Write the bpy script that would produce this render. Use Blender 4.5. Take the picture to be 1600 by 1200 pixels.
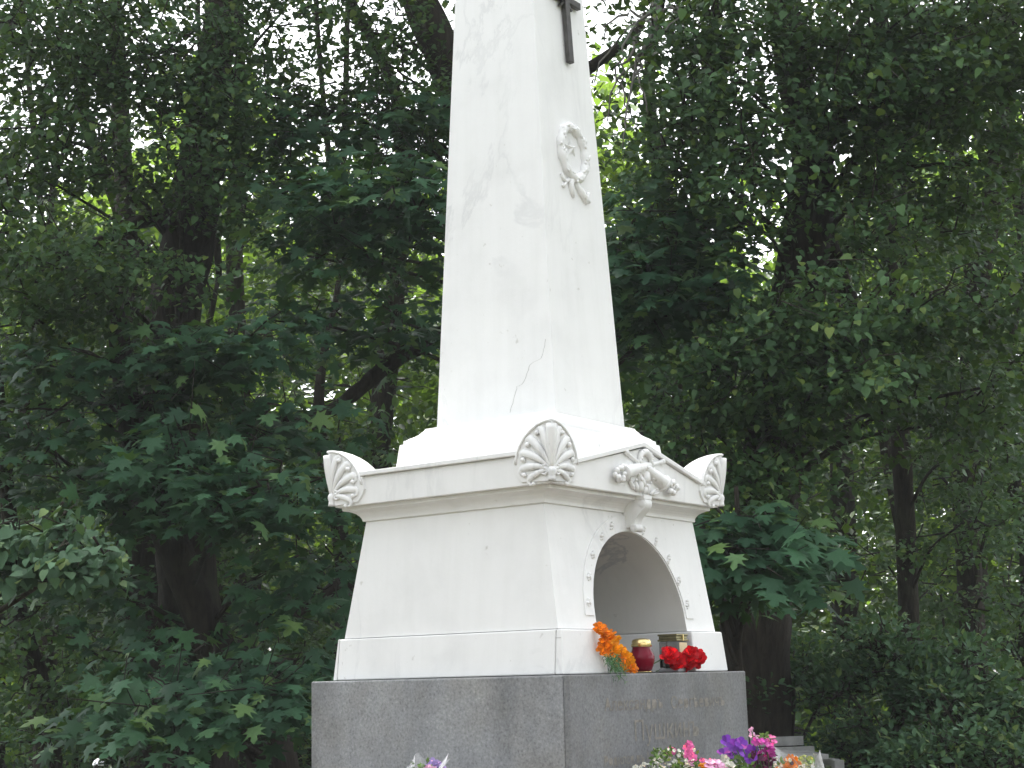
import bpy, bmesh, math, random
import numpy as np
from mathutils import Vector, Matrix

random.seed(7)
rng = np.random.default_rng(11)
SC = bpy.context.scene
COL = SC.collection
for o in list(bpy.data.objects):
    bpy.data.objects.remove(o)

# ------------------------------------------------------------------ camera
CAM = np.array([2.97407, -4.13021, -0.01034])
CR = np.array([0.80225111, 0.59647518, -0.02470874])
CU = np.array([0.13294209, -0.13814922, 0.98144852])
CF = np.array([-0.58199618, 0.79065299, 0.19012702])
FPX = 2382.08
cd = bpy.data.cameras.new('camera')
cam = bpy.data.objects.new('camera', cd)
COL.objects.link(cam)
cd.sensor_width = 36.0
cd.lens = FPX / 1600.0 * 36.0
cd.clip_start = 0.05
cd.clip_end = 600
M3 = Matrix(((CR[0], CU[0], -CF[0]), (CR[1], CU[1], -CF[1]), (CR[2], CU[2], -CF[2])))
cam.matrix_world = Matrix.Translation(Vector(CAM)) @ M3.to_4x4()
SC.camera = cam

# ------------------------------------------------------------------ sky, sun, exposure
SUN = np.array([-0.25, 0.31, 0.91]); SUN /= np.linalg.norm(SUN)
world = bpy.data.worlds.new('World')
SC.world = world
world.use_nodes = True
nt = world.node_tree
bg = nt.nodes['Background']
sky = nt.nodes.new('ShaderNodeTexSky')
sky.sky_type = 'NISHITA'
sky.sun_disc = False
sky.sun_elevation = math.asin(SUN[2])
sky.sun_rotation = math.atan2(SUN[0], SUN[1])
sky.air_density = 1.0
sky.dust_density = 3.0
hs = nt.nodes.new('ShaderNodeHueSaturation')
hs.inputs['Saturation'].default_value = 0.16
nt.links.new(sky.outputs[0], hs.inputs['Color'])
nt.links.new(hs.outputs[0], bg.inputs['Color'])
bg.inputs['Strength'].default_value = 0.15
sl = bpy.data.lights.new('sun', 'SUN')
sl.energy = 1.3
sl.angle = math.radians(10)
sl.color = (1.0, 0.96, 0.9)
sun = bpy.data.objects.new('sun', sl)
COL.objects.link(sun)
sun.rotation_euler = Vector(SUN).to_track_quat('Z', 'Y').to_euler()
SC.view_settings.view_transform = 'Standard'
SC.view_settings.look = 'None'
SC.view_settings.exposure = 2.02
SC.view_settings.gamma = 1.0
SC.view_settings.use_curve_mapping = False
SC.render.engine = 'CYCLES'
SC.cycles.use_denoising = True
SC.cycles.max_bounces = 7
SC.cycles.diffuse_bounces = 4
SC.cycles.transmission_bounces = 5
SC.cycles.transparent_max_bounces = 6
SC.cycles.caustics_reflective = False
SC.cycles.caustics_refractive = False
SC.cycles.sample_clamp_indirect = 6

GROUND = -1.25

def W(px, py, D):
    """point of the place seen in direction (px, py) at forward distance D metres"""
    return CAM + D * (CF + CR * (px - 800) / FPX - CU * (py - 600) / FPX)

# ------------------------------------------------------------------ helpers
class MB:
    def __init__(self):
        self.v = []; self.f = []; self.n = 0
    def add(self, verts, faces):
        verts = np.asarray(verts, float).reshape(-1, 3)
        self.v.append(verts)
        n = self.n
        self.f.extend([tuple(i + n for i in q) for q in faces])
        self.n += len(verts)
        return n
    def box(self, lo, hi):
        x0, y0, z0 = lo; x1, y1, z1 = hi
        self.add([(x0,y0,z0),(x1,y0,z0),(x1,y1,z0),(x0,y1,z0),(x0,y0,z1),(x1,y0,z1),(x1,y1,z1),(x0,y1,z1)],
                 [(3,2,1,0),(4,5,6,7),(0,1,5,4),(1,2,6,5),(2,3,7,6),(3,0,4,7)])
    def tube(self, pts, rad, n=8, cap=True, flat=None):
        pts = np.asarray(pts, float)
        k = len(pts)
        rad = np.broadcast_to(np.asarray(rad, float), (k,))
        tan = np.gradient(pts, axis=0)
        tan /= np.linalg.norm(tan, axis=1)[:, None] + 1e-12
        ref = np.array([0.0, 0, 1]) if abs(tan[0][2]) < .9 else np.array([1.0, 0, 0])
        a = np.cross(tan[0], ref); a /= np.linalg.norm(a)
        vs = []
        ang = np.arange(n) * 2 * math.pi / n
        for i in range(k):
            a = a - tan[i] * (a @ tan[i]); a /= np.linalg.norm(a) + 1e-12
            b = np.cross(tan[i], a)
            off = rad[i] * (np.cos(ang)[:, None] * a + np.sin(ang)[:, None] * b)
            if flat is not None: off = off - np.outer(off @ flat[0], flat[0]) * (1 - flat[1])
            vs.append(pts[i] + off)
        fs = []
        for i in range(k - 1):
            for j in range(n):
                fs.append((i*n+j, i*n+(j+1) % n, (i+1)*n+(j+1) % n, (i+1)*n+j))
        if cap:
            fs.append(tuple(range(n))[::-1]); fs.append(tuple((k-1)*n+j for j in range(n)))
        self.add(np.concatenate(vs), fs)
    def ball(self, c, r, nu=8, nv=6):
        r = np.broadcast_to(np.asarray(r, float), (3,))
        vs = [(0, 0, 1)]
        for i in range(1, nv):
            t = math.pi * i / nv
            for j in range(nu):
                p = 2 * math.pi * j / nu
                vs.append((math.sin(t)*math.cos(p), math.sin(t)*math.sin(p), math.cos(t)))
        vs.append((0, 0, -1))
        fs = [(0, 1+j, 1+(j+1) % nu) for j in range(nu)]
        for i in range(nv-2):
            for j in range(nu):
                a = 1+i*nu
                fs.append((a+j, a+nu+j, a+nu+(j+1) % nu, a+(j+1) % nu))
        a = 1+(nv-2)*nu
        fs += [(a+j, len(vs)-1, a+(j+1) % nu) for j in range(nu)]
        self.add(np.array(vs)*r + np.asarray(c), fs)
    def lathe(self, c, prof, n=20):
        vs = []; fs = []
        for r, z in prof:
            for j in range(n):
                p = 2*math.pi*j/n
                vs.append((c[0]+r*math.cos(p), c[1]+r*math.sin(p), c[2]+z))
        for i in range(len(prof)-1):
            for j in range(n):
                fs.append((i*n+j, i*n+(j+1) % n, (i+1)*n+(j+1) % n, (i+1)*n+j))
        fs.append(tuple(range(n))[::-1]); fs.append(tuple((len(prof)-1)*n+j for j in range(n)))
        self.add(vs, fs)
    def prism(self, poly, axis, lo, hi):
        """extrude a 2-D polygon along an axis (0=x: poly is (y,z); 1=y: poly is (x,z))"""
        n = len(poly); vs = []
        for t in (lo, hi):
            for p in poly:
                vs.append((t, p[0], p[1]) if axis == 0 else (p[0], t, p[1]))
        fs = [tuple(range(n)), tuple(range(2*n-1, n-1, -1))]
        for j in range(n):
            fs.append((j, n+j, n+(j+1) % n, (j+1) % n))
        self.add(vs, fs)
    def build(self, name, mat, parent=None, off=(0, 0, 0), smooth=False, recalc=True, bevel=0, auto=None):
        me = bpy.data.meshes.new(name)
        v = np.concatenate(self.v) - np.asarray(off, float)
        me.from_pydata(v.tolist(), [], self.f)
        me.validate(clean_customdata=False)
        if recalc:
            bm = bmesh.new(); bm.from_mesh(me)
            bmesh.ops.recalc_face_normals(bm, faces=bm.faces)
            bm.to_mesh(me); bm.free()
        if smooth:
            me.polygons.foreach_set('use_smooth', np.ones(len(me.polygons), bool))
        if auto is not None:
            me.set_sharp_from_angle(angle=math.radians(auto))
        me.materials.append(mat)
        o = bpy.data.objects.new(name, me)
        COL.objects.link(o)
        if parent is not None: o.parent = parent
        if bevel:
            b = o.modifiers.new('bevel', 'BEVEL'); b.width = bevel; b.segments = 2
            b.limit_method = 'ANGLE'; b.angle_limit = math.radians(28)
        return o

def thing(name, label, cat, loc=(0, 0, 0), group=None):
    o = bpy.data.objects.new(name, None)
    o.empty_display_size = .1
    COL.objects.link(o)
    o.location = loc
    tag(o, label, cat, group)
    return o

def tag(o, label, cat, group=None):
    o['label'] = label; o['category'] = cat
    if group: o['group'] = group

# ------------------------------------------------------------------ materials
def new_mat(name):
    m = bpy.data.materials.new(name); m.use_nodes = True
    t = m.node_tree
    return m, t, t.nodes, t.links, t.nodes['Principled BSDF']

def rgba(c): return (c[0], c[1], c[2], 1)

def ramp(N, fac, stops, L):
    r = N.new('ShaderNodeValToRGB')
    el = r.color_ramp.elements
    while len(el) < len(stops): el.new(.5)
    for e, (p, c) in zip(el, stops):
        e.position = p; e.color = rgba(c) if len(c) == 3 else c
    L.new(fac, r.inputs[0])
    return r.outputs[0]

def noise(N, L, vec, scale, detail=4, rough=.55, dist=0):
    n = N.new('ShaderNodeTexNoise')
    n.inputs['Scale'].default_value = scale; n.inputs['Detail'].default_value = detail
    n.inputs['Roughness'].default_value = rough; n.inputs['Distortion'].default_value = dist
    if vec is not None: L.new(vec, n.inputs['Vector'])
    return n.outputs['Fac']

def mapping(N, L, scale=(1, 1, 1), rot=(0, 0, 0)):
    tc = N.new('ShaderNodeTexCoord'); mp = N.new('ShaderNodeMapping')
    mp.inputs['Scale'].default_value = scale; mp.inputs['Rotation'].default_value = rot
    L.new(tc.outputs['Object'], mp.inputs[0])
    return mp.outputs[0]

def mix(N, L, fac, a, b, mode='MIX'):
    m = N.new('ShaderNodeMix'); m.data_type = 'RGBA'; m.blend_type = mode
    for sock, v in ((m.inputs[0], fac), (m.inputs[6], a), (m.inputs[7], b)):
        if hasattr(v, 'is_output'): L.new(v, sock)
        elif isinstance(v, (int, float)): sock.default_value = v
        else: sock.default_value = rgba(v)
    return m.outputs[2]

def bump(N, L, h, B, strength=.2, dist=.005):
    b = N.new('ShaderNodeBump'); b.inputs['Strength'].default_value = strength
    b.inputs['Distance'].default_value = dist
    L.new(h, b.inputs['Height']); L.new(b.outputs[0], B.inputs['Normal'])

def simple(name, col, rough=.5, metal=0, var=.15, scale=20, spec=.5, bumps=0):
    m, t, N, L, B = new_mat(name)
    v = mapping(N, L)
    n = noise(N, L, v, scale)
    c = ramp(N, n, [(.3, [x*(1-var) for x in col]), (.7, [min(1, x*(1+var)) for x in col])], L)
    L.new(c, B.inputs['Base Color'])
    B.inputs['Roughness'].default_value = rough; B.inputs['Metallic'].default_value = metal
    B.inputs['Specular IOR Level'].default_value = spec
    if bumps: bump(N, L, n, B, bumps)
    return m

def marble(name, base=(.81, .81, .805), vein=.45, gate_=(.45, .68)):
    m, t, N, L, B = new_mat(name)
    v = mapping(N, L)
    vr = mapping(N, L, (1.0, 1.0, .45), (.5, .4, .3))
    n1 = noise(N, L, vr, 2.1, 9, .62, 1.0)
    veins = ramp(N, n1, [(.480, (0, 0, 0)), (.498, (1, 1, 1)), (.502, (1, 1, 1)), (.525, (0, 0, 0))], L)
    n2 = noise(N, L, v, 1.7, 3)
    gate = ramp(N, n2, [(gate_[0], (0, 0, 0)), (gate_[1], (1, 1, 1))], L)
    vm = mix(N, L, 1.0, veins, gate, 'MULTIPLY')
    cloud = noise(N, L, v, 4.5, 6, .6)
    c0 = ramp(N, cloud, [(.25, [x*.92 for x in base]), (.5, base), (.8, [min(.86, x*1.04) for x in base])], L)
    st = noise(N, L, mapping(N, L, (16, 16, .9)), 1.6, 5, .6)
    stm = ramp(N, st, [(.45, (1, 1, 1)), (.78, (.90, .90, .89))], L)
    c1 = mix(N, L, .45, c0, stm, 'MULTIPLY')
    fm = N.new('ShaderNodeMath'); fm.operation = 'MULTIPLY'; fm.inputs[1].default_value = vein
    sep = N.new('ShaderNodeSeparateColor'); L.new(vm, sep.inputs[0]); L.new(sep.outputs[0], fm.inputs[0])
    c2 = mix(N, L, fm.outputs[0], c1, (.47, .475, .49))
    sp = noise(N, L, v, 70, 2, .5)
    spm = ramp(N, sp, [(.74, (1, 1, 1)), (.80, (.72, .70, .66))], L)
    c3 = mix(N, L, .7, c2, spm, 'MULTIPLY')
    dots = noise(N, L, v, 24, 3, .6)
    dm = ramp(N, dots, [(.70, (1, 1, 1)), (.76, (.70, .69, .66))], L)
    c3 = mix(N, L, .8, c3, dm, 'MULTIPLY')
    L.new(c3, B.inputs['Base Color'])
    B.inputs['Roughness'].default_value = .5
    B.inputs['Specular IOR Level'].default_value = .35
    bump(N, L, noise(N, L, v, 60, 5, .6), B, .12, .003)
    return m

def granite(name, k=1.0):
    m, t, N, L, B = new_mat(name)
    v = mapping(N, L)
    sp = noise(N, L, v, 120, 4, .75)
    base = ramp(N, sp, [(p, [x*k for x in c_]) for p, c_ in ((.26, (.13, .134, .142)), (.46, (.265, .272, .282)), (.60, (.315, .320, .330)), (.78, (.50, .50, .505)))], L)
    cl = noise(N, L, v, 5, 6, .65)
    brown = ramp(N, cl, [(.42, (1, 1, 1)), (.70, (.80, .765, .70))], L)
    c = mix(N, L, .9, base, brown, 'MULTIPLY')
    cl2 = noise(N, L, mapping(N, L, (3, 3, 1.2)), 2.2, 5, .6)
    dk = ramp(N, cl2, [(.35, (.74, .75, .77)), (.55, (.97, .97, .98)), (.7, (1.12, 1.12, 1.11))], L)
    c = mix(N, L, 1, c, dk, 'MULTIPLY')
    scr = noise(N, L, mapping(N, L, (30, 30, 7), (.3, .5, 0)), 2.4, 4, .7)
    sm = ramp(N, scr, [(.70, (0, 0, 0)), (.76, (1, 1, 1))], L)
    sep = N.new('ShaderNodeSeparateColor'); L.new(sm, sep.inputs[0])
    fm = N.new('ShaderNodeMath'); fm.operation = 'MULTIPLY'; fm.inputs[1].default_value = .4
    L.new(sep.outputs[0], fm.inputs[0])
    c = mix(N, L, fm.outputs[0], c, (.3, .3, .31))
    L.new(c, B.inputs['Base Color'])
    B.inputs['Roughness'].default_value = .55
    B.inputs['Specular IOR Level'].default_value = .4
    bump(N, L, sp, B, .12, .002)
    return m

def leafmat(name, a, b, trans, tr=.3, rough=.55, spec=.25):
    m, t, N, L, B = new_mat(name)
    g = N.new('ShaderNodeNewGeometry'); oi = N.new('ShaderNodeObjectInfo')
    ad = N.new('ShaderNodeMath'); ad.operation = 'ADD'
    L.new(g.outputs['Random Per Island'], ad.inputs[0]); L.new(oi.outputs['Random'], ad.inputs[1])
    fr = N.new('ShaderNodeMath'); fr.operation = 'FRACT'; L.new(ad.outputs[0], fr.inputs[0])
    hi = [min(1, x*1.5) for x in b]
    c = ramp(N, fr.outputs[0], [(0, [x*.8 for x in a]), (.3, a), (.62, b), (.88, hi), (1, (hi[0]*1.9, hi[1]*1.3, hi[2]*.75))], L)
    mot = noise(N, L, mapping(N, L), 24, 3)
    mm = ramp(N, mot, [(.3, (.8, .8, .8)), (.7, (1.12, 1.12, 1.1))], L)
    c = mix(N, L, 1, c, mm, 'MULTIPLY')
    L.new(c, B.inputs['Base Color'])
    B.inputs['Roughness'].default_value = rough
    B.inputs['Specular IOR Level'].default_value = spec
    tb = N.new('ShaderNodeBsdfTranslucent'); tb.inputs['Color'].default_value = rgba(trans)
    ms = N.new('ShaderNodeMixShader'); ms.inputs[0].default_value = tr
    L.new(B.outputs[0], ms.inputs[1]); L.new(tb.outputs[0], ms.inputs[2])
    L.new(ms.outputs[0], N['Material Output'].inputs['Surface'])
    return m

def barkmat(name, a, b):
    m, t, N, L, B = new_mat(name)
    n = noise(N, L, mapping(N, L, (1, 1, .18)), 26, 6, .65, .6)
    n2 = noise(N, L, mapping(N, L), 3, 4)
    c = ramp(N, n, [(.3, a), (.7, b)], L)
    lich = ramp(N, n2, [(.55, (0, 0, 0)), (.75, (1, 1, 1))], L)
    sep = N.new('ShaderNodeSeparateColor'); L.new(lich, sep.inputs[0])
    fm = N.new('ShaderNodeMath'); fm.operation = 'MULTIPLY'; fm.inputs[1].default_value = .35
    L.new(sep.outputs[0], fm.inputs[0])
    c = mix(N, L, fm.outputs[0], c, (.10, .11, .07))
    L.new(c, B.inputs['Base Color'])
    B.inputs['Roughness'].default_value = .9
    B.inputs['Specular IOR Level'].default_value = .2
    bump(N, L, n, B, .8, .03)
    return m

def glass(name, col, rough=.05, alpha=None):
    m, t, N, L, B = new_mat(name)
    n = noise(N, L, mapping(N, L), 30)
    c = ramp(N, n, [(.3, col), (.7, [min(1, x*1.1) for x in col])], L)
    L.new(c, B.inputs['Base Color'])
    B.inputs['Roughness'].default_value = rough
    B.inputs['Transmission Weight'].default_value = 1.0
    B.inputs['IOR'].default_value = 1.15
    return m

MARBLE = marble('white_marble')
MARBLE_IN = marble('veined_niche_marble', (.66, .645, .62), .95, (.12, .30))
GRANITE = granite('grey_granite')
GRANITE_DARK = granite('darkened_front_granite', .64)  # same granite recipe, scaled darker overall for the front slab
JOINT = simple('joint_mortar', (.20, .195, .185), .9)
CRACK = simple('crack_dirt', (.36, .35, .34), .9)
IRON = simple('dark_bronze', (.075, .072, .068), .45, .5, .3, 30, .5, .2)
LETTER = simple('worn_gilt_letter', (.205, .190, .168), .7, 0, .35, 70)
BARK = barkmat('dark_bark', (.018, .015, .012), (.06, .05, .04))
BARK_GREY = barkmat('grey_bark', (.11, .105, .095), (.24, .23, .21))
LEAF_MAPLE = leafmat('maple_leaf', (.028, .080, .044), (.050, .122, .064), (.12, .24, .03), .23)
LEAF_LINDEN = leafmat('linden_leaf', (.027, .066, .028), (.058, .118, .048), (.15, .25, .03), .25)
LEAF_PALE = leafmat('pale_linden_leaf', (.060, .125, .070), (.080, .155, .088), (.12, .22, .05), .25)
LEAF_FAR = leafmat('sun_tinted_leaf', (.045, .095, .022), (.085, .15, .032), (.28, .45, .05), .42)  # lighter yellow-green base puts sunlight into the deeper leaves' colour
LEAF_SHRUB = leafmat('shrub_leaf', (.045, .095, .054), (.075, .142, .076), (.12, .22, .05), .25, .6, .2)
GOLD = simple('brass', (.75, .6, .28), .25, 1, .15, 30)
TARN = simple('tarnished_brass', (.28, .25, .14), .35, .8, .3, 30)
REDGLASS = simple('red_lantern_glass', (.16, .002, .016), .10, 0, .1, 10, .22)
CLEAR = glass('clear_glass', (.95, .95, .95))
PAPER = simple('cream_card', (.72, .6, .38), .7)
GREYPL = simple('grey_plastic', (.3, .3, .31), .4)
WOOD = simple('weathered_grey_wood', (.42, .42, .42), .8, 0, .25, 12, .3, .2)
STEM = simple('green_stem', (.08, .16, .05), .6)
def petal(name, col, tr=.25): return leafmat(name, [x*.75 for x in col], col, [min(1, x*1.1) for x in col], tr, .55, .3)
P_ORANGE = petal('orange_petal', (.85, .24, .008)); P_AMBER = petal('amber_petal', (.9, .36, .01))
P_RED = petal('red_petal', (.62, .006, .016)); P_PINK = petal('pink_petal', (.75, .14, .38))
P_LPINK = petal('pale_pink_petal', (.85, .45, .66)); P_PURPLE = petal('purple_petal', (.20, .045, .42))
P_MAG = petal('magenta_petal', (.45, .04, .30)); P_WHITE = petal('white_petal', (.82, .82, .72))
P_LILAC = petal('lilac_petal', (.5, .38, .72)); P_YGREEN = petal('yellow_green_petal', (.42, .46, .16))
P_MAROON = petal('maroon_petal', (.10, .02, .06))
GREENERY = petal('bouquet_greenery', (.13, .22, .06))
FERN = petal('asparagus_greenery', (.09, .20, .09))

# ------------------------------------------------------------------ ground
def ground_sheet():
    n = 60
    xs = np.linspace(-1, 1, n)
    xs = np.sign(xs) * np.abs(xs) ** 2.2 * 220
    X, Y = np.meshgrid(xs, xs, indexing='ij')
    R = np.hypot(X, Y)
    Z = GROUND + .05 * np.sin(X * .7) * np.cos(Y * .6) * np.clip((R - 4) / 6, 0, 1)
    v = np.stack([X, Y, Z], -1).reshape(-1, 3)
    f = [(i*n+j, (i+1)*n+j, (i+1)*n+j+1, i*n+j+1) for i in range(n-1) for j in range(n-1)]
    m, t, N, L, B = new_mat('forest_floor')
    vec = mapping(N, L)
    a = noise(N, L, vec, .8, 6, .65); b = noise(N, L, vec, 18, 5, .7)
    c = ramp(N, b, [(.3, (.03, .028, .018)), (.55, (.07, .075, .03)), (.75, (.12, .11, .06))], L)
    g = ramp(N, b, [(.3, (.02, .045, .012)), (.7, (.06, .11, .03))], L)
    sep = N.new('ShaderNodeSeparateColor')
    L.new(ramp(N, a, [(.42, (0, 0, 0)), (.58, (1, 1, 1))], L), sep.inputs[0])
    L.new(mix(N, L, sep.outputs[0], c, g), B.inputs['Base Color'])
    B.inputs['Roughness'].default_value = .95
    bump(N, L, b, B, .8, .03)
    mb = MB(); mb.add(v, f)
    o = mb.build('ground', m, smooth=True, recalc=False); o['kind'] = 'structure'
    # sanded clearing round the grave
    mb = MB()
    k = 64
    ang = np.arange(k) * 2 * math.pi / k
    rr = 5.6 + .25 * np.sin(ang * 3) + .15 * np.sin(ang * 7 + 1)
    ctr = np.array([1.2, -1.8])
    rings = [np.stack([ctr[0] + rr*s*np.cos(ang), ctr[1] + rr*s*np.sin(ang), np.full(k, GROUND + .06)], -1) for s in (.25, .5, .75, 1)]
    vs = np.concatenate([[[ctr[0], ctr[1], GROUND + .06]]] + rings)
    fs = [(0, 1+j, 1+(j+1) % k) for j in range(k)]
    for i in range(3):
        fs += [(1+i*k+j, 1+(i+1)*k+j, 1+(i+1)*k+(j+1) % k, 1+i*k+(j+1) % k) for j in range(k)]
    mb.add(vs, fs)
    m2, t, N, L, B = new_mat('sand_path')
    vec = mapping(N, L)
    b = noise(N, L, vec, 40, 6, .75)
    L.new(ramp(N, b, [(.3, (.07, .055, .038)), (.7, (.15, .122, .09))], L), B.inputs['Base Color'])
    B.inputs['Roughness'].default_value = .95
    bump(N, L, b, B, .5, .01)
    o = mb.build('sand_path', m2, recalc=False); o['kind'] = 'structure'
ground_sheet()

# ------------------------------------------------------------------ the monument
MON = thing('obelisk_monument', 'white marble obelisk on carved pedestal with arched niche, on a grey granite block', 'monument', (0, 0, GROUND))
OFF = (0, 0, GROUND)

def ring(a, b, z, ox=0, oy=0):
    return [(-a+ox, -b+oy, z), (a+ox, -b+oy, z), (a+ox, b+oy, z), (-a+ox, b+oy, z)]

def loft(name, rings, mat, bevel=.003, parent=MON):
    mb = MB()
    vs = sum(rings, []); fs = []
    for i in range(len(rings)-1):
        for j in range(4):
            fs.append((i*4+j, i*4+(j+1) % 4, (i+1)*4+(j+1) % 4, (i+1)*4+j))
    fs.append((3, 2, 1, 0)); k = (len(rings)-1)*4
    fs.append((k, k+1, k+2, k+3))
    mb.add(vs, fs)
    return mb.build(name, mat, parent, OFF, bevel=bevel)

# granite: die block on a wider step
def granite_block():
    mb = MB(); mb.box((-.506, -.5272, -.62), (.4733, .5212, -.002)); mb.build('granite_block', GRANITE, MON, OFF, bevel=.005)
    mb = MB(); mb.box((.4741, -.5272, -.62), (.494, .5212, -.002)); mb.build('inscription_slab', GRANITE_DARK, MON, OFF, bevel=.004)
granite_block()
loft('granite_step', [ring(.93, .96, -1.30, 0, 0), ring(.93, .96, -.623, 0, 0)], GRANITE, .01)

def xf(z): return .4175 - .152 * (z - .1317)       # front (niche) face of the die
YL, YR, ZS, RA, YC = -.256, .276, .172, .269, .011
ARCH = []
for i in range(33):
    t = math.pi - math.pi * i / 32
    ARCH.append((YC + (RA - .003) * math.cos(t), ZS + (RA + .002) * math.sin(t)))
XB = -.03

def die_block():
    z0, z1 = .131, .5045
    a0, b0, a1, b1 = .4179, .4634, .3542, .4395
    ox1, oy1 = .007, .0046
    mb = MB()
    prof = [(YL, z0)] + [(max(YL, min(YR, y)), z) for y, z in ARCH] + [(YR, z0)]
    front = [(xf(z0), -b0, z0)] + [(xf(z), y, z) for y, z in prof] + [(xf(z0), b0, z0), (xf(z1), b1+oy1, z1), (xf(z1), -b1+oy1, z1)]
    mb.add(front, [tuple(range(len(front)))])
    bl = [(-a0, -b0, z0), (-a0, b0, z0), (-a1+ox1, b1+oy1, z1), (-a1+ox1, -b1+oy1, z1)]
    fl = [(xf(z0), -b0, z0), (xf(z0), b0, z0), (xf(z1), b1+oy1, z1), (xf(z1), -b1+oy1, z1)]
    mb.add(bl + fl, [(0, 1, 2, 3), (0, 3, 7, 4), (1, 5, 6, 2), (3, 2, 6, 7)])
    me = mb.build('die', MARBLE, MON, OFF, recalc=False)
    bm = bmesh.new(); bm.from_mesh(me.data)
    bmesh.ops.remove_doubles(bm, verts=bm.verts, dist=1e-5)
    bmesh.ops.recalc_face_normals(bm, faces=bm.faces)
    bm.to_mesh(me.data); bm.free()
    # vault of the niche
    mb = MB()
    n = len(prof)
    NX = 6
    vs = []
    for k in range(NX):
        s = k / (NX-1)
        vs += [(xf(z) * (1-s) + XB * s, y, z) for y, z in prof]
    fs = [(k*n+i, k*n+i+1, (k+1)*n+i+1, (k+1)*n+i) for k in range(NX-1) for i in range(n-1)]
    mb.add(vs, fs)
    mb.add([(XB, y, z) for y, z in prof], [tuple(range(n))])
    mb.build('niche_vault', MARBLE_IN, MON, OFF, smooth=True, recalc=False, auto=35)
die_block()

def plinth():
    # a battered course round the foot of the die, open in front of the niche; laid in blocks with thin joints
    z0, z1 = 0.0, .129
    A0, B0, A1, B1 = .4482, .4858, .4375, .4735
    j = .0022
    def blk(name, xs, ys, chamfer_inner=None):
        # xs, ys: (lo, hi) at the bottom; outer faces follow the batter
        mb = MB()
        def q(x, y, top):
            if top:
                if abs(x - A0) < 1e-6: x = A1
                if abs(x + A0) < 1e-6: x = -A1
                if abs(y - B0) < 1e-6: y = B1
                if abs(y + B0) < 1e-6: y = -B1
            return (x, y, z1 if top else z0)
        vs = [q(x, y, t) for t in (0, 1) for x, y in ((xs[0], ys[0]), (xs[1], ys[0]), (xs[1], ys[1]), (xs[0], ys[1]))]
        mb.add(vs, [(3, 2, 1, 0), (4, 5, 6, 7), (0, 1, 5, 4), (1, 2, 6, 5), (2, 3, 7, 6), (3, 0, 4, 7)])
        return mb.build(name, MARBLE, MON, OFF, bevel=.004)
    xe = -A0 + .017
    blk('plinth_block', (-A0, xe - j), (-B0, B0))
    blk('plinth_block', (xe, A0 - .030 - j), (-B0, YL + .002))
    blk('plinth_block', (A0 - .030, A0), (-B0, YL + .004))
    blk('plinth_block', (xe, A0), (YR - .006, B0))
    blk('plinth_block', (xe, XB), (YL + .004 + j, YR - .006 - j))
    mb = MB(); mb.box((A0-.0285, -B0+.004, .0985), (A0-.0262, -B0+.02, .1285))
    c = MB()
    c.box((-A0+.014, -B0+.015, .001), (A0-.014, YL-.004, .126))
    c.build('joint_filling', JOINT, MON, OFF)
    # little let-in patch at the near corner: thin joint lines
    p = MB()
    yf = -.4858 + (.4858-.4735) * (.104/.129) - .0006
    p.box((A0-.030, yf-.0002, .103), (A0-.012, yf+.004, .1045))
    p.build('joint_line', CRACK, MON, OFF)
plinth()

# cornice moulding between die and frieze
def cornice():
    rs = []
    P = [(.3565, .4420, .5035), (.3625, .4470, .5040), (.3630, .4475, .5100), (.3645, .4485, .5150), (.369, .4515, .5215), (.377, .457, .5290),
         (.388, .4645, .5345), (.401, .4725, .5385), (.4135, .4770, .5400), (.4145, .4780, .5485), (.4150, .4785, .5515)]
    for k, (a, b, z) in enumerate(P):
        s = 1 - k / (len(P)-1)
        rs.append(ring(a, b, z, .007*s - .0016*(1-s), .0046*s - .0014*(1-s)))
    loft('cornice_moulding', rs, MARBLE, .0012)
cornice()

FX, FY = .4353, .498      # frieze planes: front x, sides |y|
FB = -.4265
ZB, ZT, ZL = .5515, .6420, .6570
def pz(y):                # underside line of the raking lip
    return .715 - .235 * abs(y - .012)
def attic():
    mb = MB(); mb.box((FB, -FY, ZB), (FX-.05, FY-.003, ZT)); 
    mb.build('frieze_block', MARBLE, MON, OFF, bevel=.002)
    # front slab carrying the pediment field
    mb = MB()
    mb.prism([(-FY, ZB), (FY-.003, ZB), (FY-.003, pz(FY)-.01), (.012, .706), (-FY, pz(FY)-.01)], 0, FX-.0495, FX)
    mb.build('pediment_field', MARBLE, MON, OFF, bevel=.002)
    # raking lip
    mb = MB()
    t = .015
    mb.prism([(-FY-.006, pz(FY)-.012), (.012, .711), (FY+.003, pz(FY)-.012), (FY+.003, pz(FY)-.012+t), (.012, .711+t), (-FY-.006, pz(FY)-.012+t)], 0, FX-.055, FX+.012)
    mb.build('raking_lip', MARBLE, MON, OFF, bevel=.0025)
    # eaves lips on the two long sides
    for s in (-1, 1):
        mb = MB()
        y0, y1 = sorted((s*(FY+.012), s*(FY-.055)))
        mb.box((FB+.004, y0, ZT+.0005), (FX-.06, y1, ZL))
        mb.build('eaves_lip', MARBLE, MON, OFF, bevel=.0025)
    # roof behind the pediment
    mb = MB()
    mb.prism([(-FY+.05, ZT+.001), (FY-.05, ZT+.001), (FY-.05, .650), (.33, .652), (.012, .712), (-.33, .652), (-FY+.05, .650)], 0, FB+.02, FX-.058)
    mb.build('roof', MARBLE, MON, OFF, bevel=.002)
attic()

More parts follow.
